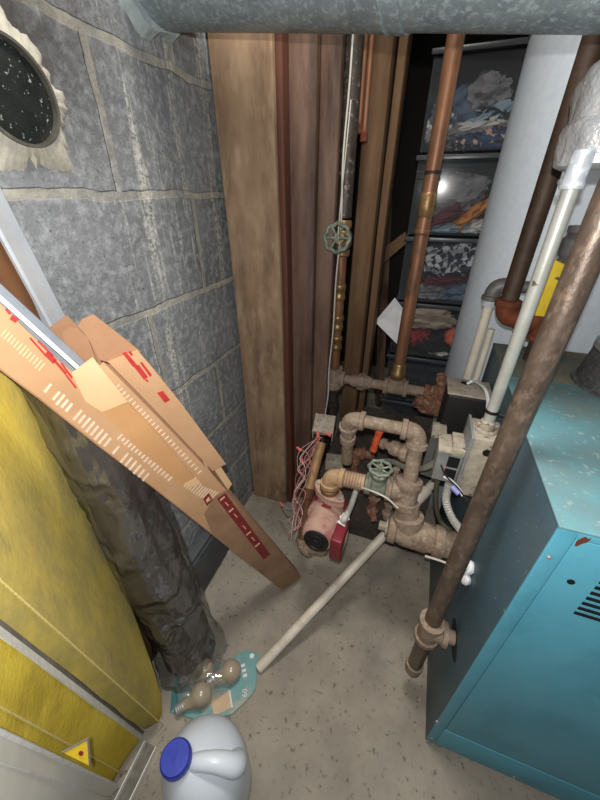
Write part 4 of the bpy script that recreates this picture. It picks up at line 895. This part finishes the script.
# pale reflective lettering rows as short strokes
random.seed(5)
for k in range(13):
    f = k/12; cx, cy = 4+f*38, 332+f*34; L_ = 7-random.random()*2
    seg((cx-L_*.55, cy+L_*.75), (cx+L_*.5, cy-L_*.5), 1.0, .8, M_PRINTPALE, 'faint_letter', fr)
for k in range(24):
    f = k/23; cx, cy = 48+f*98, 388+f*89; L_ = 6+random.random()*2.2
    if random.random() < .15: continue
    seg((cx-L_*.55, cy+L_*.65), (cx+L_*.5, cy-L_*.6), 1.5*(1-.3*f), 1.3*(1-.3*f), M_PRINTWHITE, 'white_letter', fr)
for k in range(16):
    f = k/15; cx, cy = 120+f*50, 437+f*42; L_ = 3.2+random.random()*2
    seg((cx-L_*.5, cy+L_*.5), (cx+L_*.5, cy-L_*.5), .8, .8, M_PRINTWHITE, 'white_letter', fr)
for k in range(12):
    f = k/11; cx, cy = 188+f*26, 484+f*14-abs(f-.5)*4; seg((cx-4, cy+5), (cx+4, cy-4), .5, .5, M_PRINTWHITE, 'white_hatch', fr)
for k in range(26):
    f = k/25; cx, cy = 118+f*82, 386+f*86; seg((cx-2.2, cy+1.8), (cx+1.5, cy-1.2), .5, .5, M_PRINTWHITE, 'flute_mark', fr)
def mark2(pts, name): 
    bm = NB(); poly_sheet(bm, [PP(*p, .0108) for p in pts], .0006, PN); return obj(name, bm, M_PRINTRED, rf, False)
for pts in (((122,353),(126,352),(138,366),(133,367)), ((134,367),(139,365),(148,377),(144,380)), ((140,363),(142,362),(152,375),(150,377)), ((128,352),(131,351),(133,355),(131,356)), ((145,380),(147,379),(149,382),(147,382))): mark2(pts, 'red_print')
sq = mark2(((157,393),(163,391),(170,400),(165,403)), 'red_print_square')
# metal trims emerging from the carton
def bar4(a, b, wdir, w, ddir, h):
    wdir = wdir.normalized(); ddir = ddir.normalized(); bm = NB()
    hexa(bm, [a-wdir*w/2, a+wdir*w/2, a+wdir*w/2+ddir*h, a-wdir*w/2+ddir*h, b-wdir*w/2, b+wdir*w/2, b+wdir*w/2+ddir*h, b-wdir*w/2+ddir*h]); return bm
for k, (a, b, wpx, m, off, lab) in enumerate((((-12,279),(74,357),5.5,M_TRIM,.010,'grey metal trim strip, uppermost of the strips in the carton mouth'), ((-12,287),(70,361),2.6,M_SILVER,.006,'bright white metal trim strip in the middle of the carton mouth'), ((-12,294),(66,364),1.8,M_TRIM,.003,'narrow grey metal trim strip nearest the printed carton panel'))):
    A, B = PP(*a, off), PP(*b, off); dd = (B-A); wd_ = dd.cross(PN).normalized(); dist = (A-CAM).dot(FWD); w_ = wpx/333*(B-CAM).dot(FWD)
    bm = bar4(A, B+dd.normalized()*.05, wd_, w_, PN, .006); rt = A
    # rolled lips along both edges
    for s_ in (-1, 1): sweep(bm, [A+wd_*w_/2*s_, B+dd.normalized()*.05+wd_*w_/2*s_], .0009, 8)
    props(obj('metal_trim', bm, m, None, False, loc=A), lab, 'metal trim', 'metal trim strips in the carton')

# ================================================================== galvanised stud behind
A0, A1 = V((-.492,.335,1.12)), V((-.488,.400,.0)); 
p0, p1 = PT(12,185,.395), PT(47,318,.475)
A1 = V((-.494,.425,.002)); A0 = p1+(p1-A1)*.33 
dd = (A1-A0).normalized(); wv = RGT-dd*RGT.dot(dd); wv.normalize(); nv = dd.cross(wv).normalized()
if nv.dot(A0-CAM) < 0: nv = -nv
t = root('metal_stud', A1, 'shiny galvanised metal channel leaning against the block wall at far left', 'metal channel')
bm = NB(); W_ = .030
prof = [(-W_/2,.016),(-W_/2,0),(-.003,-.001),(0,-.004),(.003,-.001),(W_/2,0),(W_/2,.016),(W_/2-.0015,.016),(W_/2-.0015,.0015),(.003,.0005),(0,-.0025),(-.003,.0005),(-W_/2+.0015,.0015),(-W_/2+.0015,.016)]
A = [bm.verts.new(A0+wv*x+nv*y) for x, y in prof]; B = [bm.verts.new(A1+wv*x+nv*y) for x, y in prof]
for i in range(len(prof)): j = (i+1) % len(prof); bm.faces.new((A[i], A[j], B[j], B[i]))
bm.faces.new(A[::-1]); bm.faces.new(B); obj('channel', bm, M_STUDMETAL, t, False)
q = A0+(A1-A0)*.22
bm = NB(); P_ = PP(-12,215); a, b = V((-.512,.10,.93)), V((-.512,.33,.93))
box(bm, (-.515,.14,0), (-.502,.312,1.03)); props(obj('brown_board', bm, M_BROWNBOARD, None, False, .002, loc=(-.515,.16,0)), 'brown wooden board standing against the wall behind the metal channel', 'board')

# ================================================================== plastic wrapped dark roll
b0_, b1_ = V((-.418,.292,.0)), V((-.445,.282,.86))
t = root('wrapped_roll', b0_, 'dark rolled underlay wrapped in clear plastic film, standing on end', 'roll')
bm = NB(); n = 48; dd = b1_-b0_; u, w = frame_for(dd); rings = []
for k in range(25):
    f = k/24; c = b0_+dd*f; c.z = max(c.z, .002)
    ring = []
    for j in range(n):
        a = 2*math.pi*j/n; e = u*math.cos(a)+w*math.sin(a); rr_ = (.066-.019*f)*(1+.10*noise.noise(V((math.cos(a)*1.5, math.sin(a)*1.5, f*5)))+.05*noise.noise(V((math.cos(a)*5, math.sin(a)*5, f*9))))
        if k == 0: rr_ *= .93
        ring.append(bm.verts.new(c+e*rr_))
    rings.append(ring)
for a, b in zip(rings, rings[1:]):
    for j in range(n): bm.faces.new((a[j], a[(j+1)%n], b[(j+1)%n], b[j]))
bm.faces.new(rings[0][::-1]); bm.faces.new(rings[-1]); obj('rolled_sheet', bm, M_BLACKFOAM, t)
bm = NB(); rings = []; 
for k in range(41):
    f = -.0+k/40; c = b0_+dd*f; c.z = max(c.z, .003); flare = 1.13+(.22*max(0,(.14-f)/.14))
    ring = []
    for j in range(64):
        a = 2*math.pi*j/64; e = u*math.cos(a)+w*math.sin(a); rr_ = (.066-.019*f)*flare*(1+.10*noise.noise(V((math.cos(a)*1.5, math.sin(a)*1.5, f*5))))+.005*noise.noise(V((a*2.5, f*12, 1)))+.006*(1-abs(noise.noise(V((a*3+f*9, f*9, 4)))))**6
        p = c+e*rr_; p.x = max(p.x, -.4995); ring.append(bm.verts.new(p))
    rings.append(ring)
for a, b in zip(rings, rings[1:]):
    for j in range(64): bm.faces.new((a[j], a[(j+1)%64], b[(j+1)%64], b[j]))
obj('plastic_film', bm, M_FILM, t, label='clear glossy plastic film')
# dark slab behind carton foot
bm = NB(); box(bm, (-.513,.40,0), (-.478,.60,.175)); box(bm, (-.477,.41,.01), (-.472,.59,.165)); props(obj('wrapped_slab', bm, mat('dark_slab', hexc(84,88,92), hexc(62,66,70), 12, .6, 0, .3), None, False, .004, loc=(-.513,.40,0)), 'dark grey slab standing against the wall behind the carton foot', 'slab')

# ================================================================== YELLOW cushions (folded foam)
def loft4(bot, top, m, name, par, seg_=26, ext=1.30, rnd=.18, amp=.004, seed=0, bulge=None):
    """bot/top: closed section point lists, same length; lofted, rounded at the foot"""
    bm = NB(); rings = []
    cb_ = sum(bot, V((0,0,0)))/len(bot)
    for k in range(seg_+1):
        f = ext*k/seg_; sc = 1
        if f < rnd: sc = math.sqrt(max(0, 1-(1-f/rnd)**2))*.35+.65
        P = [b.lerp(tp, f) if f <= 1 else tp+(tp-b)*(f-1) for b, tp in zip(bot, top)]
        if bulge: P = [p+b*(4*f*(1-f)) if f < 1 else p+b*(-4*(f-1)) for p, b in zip(P, bulge)]
        c = sum(P, V((0,0,0)))/len(P); ring = []
        N_ = len(P)
        for i in range(N_):
            for s_ in range(6):
                p = P[i].lerp(P[(i+1)%N_], s_/6); q = c+(p-c)*sc; q.z = p.z
                q += (q-c).normalized()*noise.noise(V((q.x*22, q.y*22, q.z*9+seed)))*amp
                q.x = max(q.x, WALLX+.002); q.z = max(q.z, .001); ring.append(bm.verts.new(q))
        rings.append(ring)
    n = len(rings[0])
    for a, b in zip(rings, rings[1:]):
        for j in range(n): bm.faces.new((a[j], a[(j+1)%n], b[(j+1)%n], b[j]))
    bm.faces.new(rings[0][::-1]); bm.faces.new(rings[-1]); return obj(name, bm, m, par, angle=60)
t = root('foam_cushion', (-.43,.14,0), 'yellow foam cushion standing on end, mottled olive side face, nearest the wrapped roll', 'cushion', None)
B1, S1, T1 = PT(2,372,.41), PT(-2,575,.345), PT(-2,618,.350)
B0, S0, T0 = PZ(168,712,0), PZ(163,724,0), PZ(147,733,0)
Fb, Ft = V((-.505,.155,0)), V((-.513,.17,.86))
loft4([B0,S0,T0,Fb], [B1,S1,T1,Ft], M_FOAMSIDE, 'cushion_body', t, ext=1.28, rnd=.10, bulge=[PT(92,512,.585)-(B0+B1)/2, V((0,0,0)), V((0,0,0)), V((0,.03,0))])
def seam(p0, p1, m, r, name, par, ext=1.25, out=V((.002,-.002,.001)), beads=True):
    n = 220; pts = [p0+(p1-p0)*(ext*i/n)+out for i in range(n+1)]; bm = NB(); sweep(bm, pts, [r*(1 if i%2 else .55) if beads else r for i in range(n+1)], 6); return obj(name, bm, m, par)
seam(S0, S1, M_SEAM, .0016, 'stitched_seam', t)
# edging strip between the two
G0, G1 = PZ(146,737,0), PT(-2,626,.345)
t = root('edging_strip', G0, 'silver and grey edging strip between the two yellow foam cushions', 'edging')
T1b, T0b = PT(-2,612,.352), T0+V((.002,-.003,0))
bm = NB(); 
def ribbon(bm, a0, a1, b0, b1, th, ext=1.25, n=30):
    A = [[], []]; 
    nn = (a1-a0).cross(b0-a0).normalized(); 
    if nn.dot(a0-CAM) < 0: nn = -nn
    rows = []
    for i in range(n+1):
        f = ext*i/n; a = a0+(a1-a0)*f; b = b0+(b1-b0)*f; rows.append([bm.verts.new(p) for p in (a, b, b+nn*th, a+nn*th)])
    for p, q in zip(rows, rows[1:]):
        for j in range(4): bm.faces.new((p[j], p[(j+1)%4], q[(j+1)%4], q[j]))
    bm.faces.new(rows[0][::-1]); bm.faces.new(rows[-1])
gm0, gm1 = PZ(143,735,.006), PT(-2,624,.346)
ribbon(bm, PZ(144,731,.004), PT(-2,617,.3485), gm0, gm1, .01); obj('grey_web', bm, M_GREYSTRIP, t)
bm = NB(); ribbon(bm, gm0, gm1, PZ(143,741,.004), PT(-2,634,.340), .006); obj('silver_lip', bm, M_SILVER, t)
# second cushion
t = root('foam_cushion', (-.44,.08,0), 'brighter yellow foam cushion in front of the silver edging strip', 'cushion', None)
H0, H1 = PZ(143,742,0), PT(-2,637,.343); K0, K1 = PZ(122,772,0), PT(-2,702,.325); J0, J1 = PZ(106,800,0), PT(-2,790,.31)
loft4([H0,K0,J0,V((-.505,.03,0)),V((-.505,.10,0))], [H1,K1,J1,V((-.51,-.0,.62)),V((-.512,.10,.72))], M_FOAM, 'cushion_body', t, ext=1.28, rnd=.05, amp=.002, seed=5)
seam(K0, K1, M_SEAM, .0015, 'stitched_seam', t)
# metal trays lower left
t = root('aluminium_track', PZ(130,775,.0), 'pale metal track lying on the floor between cushion and jug', 'metal channel')
fa, fb, fc2, fd = (147,741),(158,750),(128,806),(112,806)
bm = NB(); Q = [PZ(*p, .003) for p in ((146,742),(157,748),(127,810),(112,810))]
poly_sheet(bm, Q, .002, V((0,0,-1))); obj('track_web', bm, M_GREYSTRIP, t, False)
for a, b in (((146,742),(112,810)), ((157,748),(127,810))):
    A, B = PZ(*a, .003), PZ(*b, .003); bm = bar4(A, B, (B-A).cross(V((0,0,1))), .0022, V((0,0,1)), .012); obj('track_flange', bm, M_SILVER, t, False)
t = root('enamelled_sheet', PZ(118,790,0), 'pale enamelled metal panel leaning in the lower left corner', 'metal panel')
a0, a1 = PZ(120,787,.004), PT(-2,731,.300); c0, c1 = PZ(98,812,.004), PT(-2,800,.285)
bm = NB(); ribbon(bm, a0, a1, c0, c1, .004, ext=1.2); obj('panel_face', bm, M_ALU, t)
bm = NB(); sweep(bm, [a0, a0+(a1-a0)*1.2], .0024, 8); obj('panel_lip', bm, M_SILVER, t)
bm = NB(); m0, m1 = a0.lerp(c0,.45), a1.lerp(c1,.42); sweep(bm, [m0-PN*0+V((.002,-.001,.001)), m0+(m1-m0)*1.2+V((.002,-.001,.001))], .0013, 8); obj('panel_rib', bm, M_SILVER, t)
# yellow sticker tag
Q = [PT(62,752,.42), PT(88,738,.44), PT(90,766,.44), PT(86,768,.44)]
t = root('yellow_tag', Q[0], 'small yellow warning tag sticking up behind the pale metal panel', 'tag')
bm = NB(); poly_sheet(bm, Q[:3], .001); obj('tag_sheet', bm, M_YELLOW, t, False)
bm = NB(); sweep(bm, [Q[0]-FWD*.001, Q[1]-FWD*.001], .0016, 6); sweep(bm, [Q[1], Q[2]], .0014, 6); obj('tag_border', bm, M_GREYSTRIP, t)
c = (Q[0]+Q[1]+Q[2])/3-FWD*.002+RGT*.002; bm = NB(); lathe(bm, c, FWD, [(0,.0032),(.0006,.0032)], 12); obj('tag_mark', bm, M_PRINTDARKRED, t)

# ================================================================== JUG
jc = PZ(206, 768, .14); jc = V((jc.x, jc.y, 0)); hdir = V((RGT.x, RGT.y, 0)).normalized()
capc = PZ(175,757,.262); nk = V((capc.x, capc.y, 0))
t = root('plastic_jug', jc, 'white plastic gallon jug with a blue screw cap on the floor', 'jug')
bm = NB(); n = 64; secs = [(0,.066,0),(.004,.072,0),(.012,.0755,0),(.05,.076,0),(.12,.076,0),(.150,.0745,.03),(.172,.069,.10),(.190,.060,.22),(.206,.048,.42),(.220,.036,.66),(.230,.0265,.88),(.236,.0225,1),(.250,.0215,1)]
rings = []
for z, rr_, sh in secs:
    c = jc.lerp(nk, sh); ring = []
    for j in range(n):
        a = 2*math.pi*j/n; e = V((math.cos(a), math.sin(a), 0)); ring.append(bm.verts.new(V((c.x, c.y, z))+e*rr_))
    rings.append(ring)
for a, b in zip(rings, rings[1:]):
    for j in range(n): bm.faces.new((a[j], a[(j+1)%n], b[(j+1)%n], b[j]))
bm.faces.new(rings[0][::-1]); bm.faces.new(rings[-1]); obj('jug_body', bm, M_JUG, t, angle=80)
hp = spline([nk+V((0,0,.222))+hdir*.010, nk+V((0,0,.234))+hdir*.036, nk+V((0,0,.232))+hdir*.066, nk+V((0,0,.214))+hdir*.092, jc+V((0,0,.180))+hdir*.062, jc+V((0,0,.14))+hdir*.050], 10)
bm = NB(); sweep(bm, hp, [.0105+.0085*min(1, 1.5*i/(len(hp)-1)) for i in range(len(hp))], 20); obj('jug_handle', bm, M_JUG, t)
bm = NB(); prof = [(.0,.0245),(.002,.0252),(.016,.0245),(.019,.0225),(.0192,.001)]; lathe(bm, (nk.x,nk.y,.243), (0,0,1), prof, 40)
for i in range(48):
    a = 2*math.pi*i/48; p = V((nk.x+math.cos(a)*.0249, nk.y+math.sin(a)*.0249, .246)); cyl(bm, p, p+V((0,0,.012)), .0009, 5)
obj('screw_cap', bm, M_CAP, t, label='blue ribbed screw cap')
# embossed ticks on the shoulder
for k in range(6):
    p = PZ(196+k*3, 730-k*.9, .196-.0*k); q = PZ(197+k*3, 722-k*.9, .185); 
    bm = NB(); cyl(bm, p, q, .0007, 6); obj('embossed_tick', bm, M_JUG, t)

# ================================================================== LIGHT BULB PACK on the floor
t = root('light_bulb_pack', PZ(215,685,0), 'torn teal light bulb pack lying on the floor behind the jug', 'package')
card = [(170,712),(172,688),(178,664),(186,660),(222,664),(238,654),(246,650),(257,652),(259,660),(255,690),(246,701),(232,714),(205,722)]
bm = NB(); poly_sheet(bm, [PZ(*p, .005) for p in card], .004, V((0,0,-1))); cd = obj('card_back', bm, M_TEAL, t, False, .0008)
bm = NB(); poly_sheet(bm, [PZ(*p, .0062) for p in ((211,701),(230,690),(233,707),(214,716))], .0008, V((0,0,-1))); cl = obj('cream_window', bm, M_CREAM, cd, False)
bm = NB(); poly_sheet(bm, [PZ(*p, .0066) for p in ((228.6,690.5),(230,690),(233,707),(231.6,707.6))], .0006, V((0,0,-1))); obj('window_edge', bm, M_WHITE, cl, False)
bm = NB(); poly_sheet(bm, [PZ(*p, .0058) for p in ((172,688),(176,686),(178,700),(173,709),(170,712))], .0008, V((0,0,-1))); obj('dark_teal_edge', bm, mat('dark_teal', hexc(62,120,122), hexc(50,104,108), 30, .6), cd, False)
o_ = PZ(245,693,.0062); xd = PZ(246,684,.0062)-PZ(245,702,.0062)
obj('printed_number', text_bm('60', .017, basis(o_, xd, V((0,0,1)).cross(xd))), M_WHITE, cd, False)
for (px, py) in ((243,664),(244,669),(245,674)):
    bm = NB(); poly_sheet(bm, [PZ(px-2, py+.8, .0062), PZ(px+2, py-.8, .0062), PZ(px+2, py+2.2, .0062), PZ(px-2, py+3.6, .0062)], .0006, V((0,0,-1))); obj('print_bar', bm, M_WHITE, cd, False)
bm = NB(); lathe(bm, PZ(252,656,.0052), (0,0,1), [(0,.006),(.001,.006)], 20); obj('round_logo', bm, M_WHITE, cd)
bm = NB(); n_ = 12; gr = [PZ(*p, .010) for p in ((176,668),(216,656),(236,664),(232,688),(200,712),(176,708))]; c = sum(gr, V((0,0,0)))/6; cv = bm.verts.new(c+V((0,0,.04)))
for i in range(6):
    a, b = gr[i], gr[(i+1)%6]; ia, ib = a.lerp(c,.25)+V((0,0,.030)), b.lerp(c,.25)+V((0,0,.030)); va, vb, vc, vd_ = [bm.verts.new(p) for p in (a, b, ib, ia)]; bm.faces.new((va, vb, vc, vd_)); bm.faces.new((vd_, vc, cv))
bmesh.ops.remove_doubles(bm, verts=bm.verts, dist=1e-4); bmesh.ops.subdivide_edges(bm, edges=bm.edges, cuts=4, use_grid_fill=True); roughen(bm, .005, 50, 2)
obj('blister', bm, plastic_clear('blister_plastic', .16, .15, (.7,.68,.62,1), .5), t, label='clear crumpled plastic cover')
for (gx_, gy_, bx_2, by_2, lab) in ((204,670,182,682,'dusty light bulb at the top left of the teal pack'), (231,671,208,683,'dusty light bulb at the right of the teal pack'), (201,695,182,707,'dusty light bulb at the lower left of the teal pack')):
    g = PZ(gx_, gy_, .030); b = PZ(bx_2, by_2, .020); ax_ = (b-g).normalized()
    lb = root('light_bulb', g, lab, 'light bulb', 'bulbs in the teal pack')
    bm = NB(); R_ = .0255; prof = [(-R_*math.cos(a), R_*math.sin(a)) for a in [math.pi*i/16*.72 for i in range(17)]]; prof += [(.026,.0155),(.036,.0125),(.040,.0125)]
    lathe(bm, g, ax_, prof, 28); obj('glass_globe', bm, M_BULB, lb)
    bm = NB(); pr = [(.040,.0125)]
    for k in range(4): pr += [(.043+k*.005,.0135),(.0455+k*.005,.0122)]
    pr += [(.062,.008),(.065,.004)]; lathe(bm, g, ax_, pr, 20); obj('screw_base', bm, M_GREYBOX, lb)
# small debris on floor
random.seed(3)
for i, (px, py) in enumerate(((232,548),(228,552),(183,548),(420,700),(455,745),(268,470),(262,488),(395,640),(345,590))):
    c = PZ(px, py, 0); bm = NB(); bmesh.ops.create_icosphere(bm, subdivisions=2, radius=.0035+.002*random.random()); roughen(bm, .002, 200, i)
    for v in bm.verts: v.co.z = v.co.z*.5+.0015; v.co += c
    props(obj('paint_chip', bm, M_PRINTWHITE if i < 3 else M_DUST, None, loc=c), 'tiny pale chip of debris lying on the concrete floor', 'debris', 'chips of debris on the floor')

# ================================================================== CAMERA AND LIGHT
cd_ = bpy.data.cameras.new('camera'); cam = bpy.data.objects.new('camera', cd_); COL.objects.link(cam)
cd_.sensor_fit = 'VERTICAL'; cd_.sensor_height = 24; cd_.lens = 24*F/800; cd_.clip_start = .01
Mx = Matrix((RGT, UPV, -FWD)).transposed().to_4x4(); Mx.translation = CAM; cam.matrix_world = Mx
scene.camera = cam
def area(name, loc, target, size, power, col=(1,1,1)):
    l = bpy.data.lights.new(name, 'AREA'); l.shape = 'DISK'; l.size = size; l.energy = power; l.color = col
    o = bpy.data.objects.new(name, l); COL.objects.link(o); o.location = loc
    o.rotation_euler = (V(target)-V(loc)).to_track_quat('-Z', 'Y').to_euler(); return o
l = bpy.data.lights.new('camera_flash', 'POINT'); l.energy = 15; l.shadow_soft_size = .006; l.color = (1,.985,.96)
o = bpy.data.objects.new('camera_flash', l); COL.objects.link(o); o.location = CAM+UPV*.035-RGT*.008-FWD*.03
area('overhead_fill', (-.10,.48,1.95), (-.10,.5,.2), .25, 10, (1,.95,.88))  # unseen fill lamp added overhead to even out the flash falloff
w = bpy.data.worlds.new('world'); scene.world = w; w.use_nodes = True; w.node_tree.nodes['Background'].inputs[0].default_value = (.55,.6,.7,1); w.node_tree.nodes['Background'].inputs[1].default_value = .12
scene.view_settings.view_transform = 'Standard'; scene.view_settings.look = 'None'; scene.view_settings.exposure = .2; scene.view_settings.gamma = 1
scene.view_settings.use_curve_mapping = False
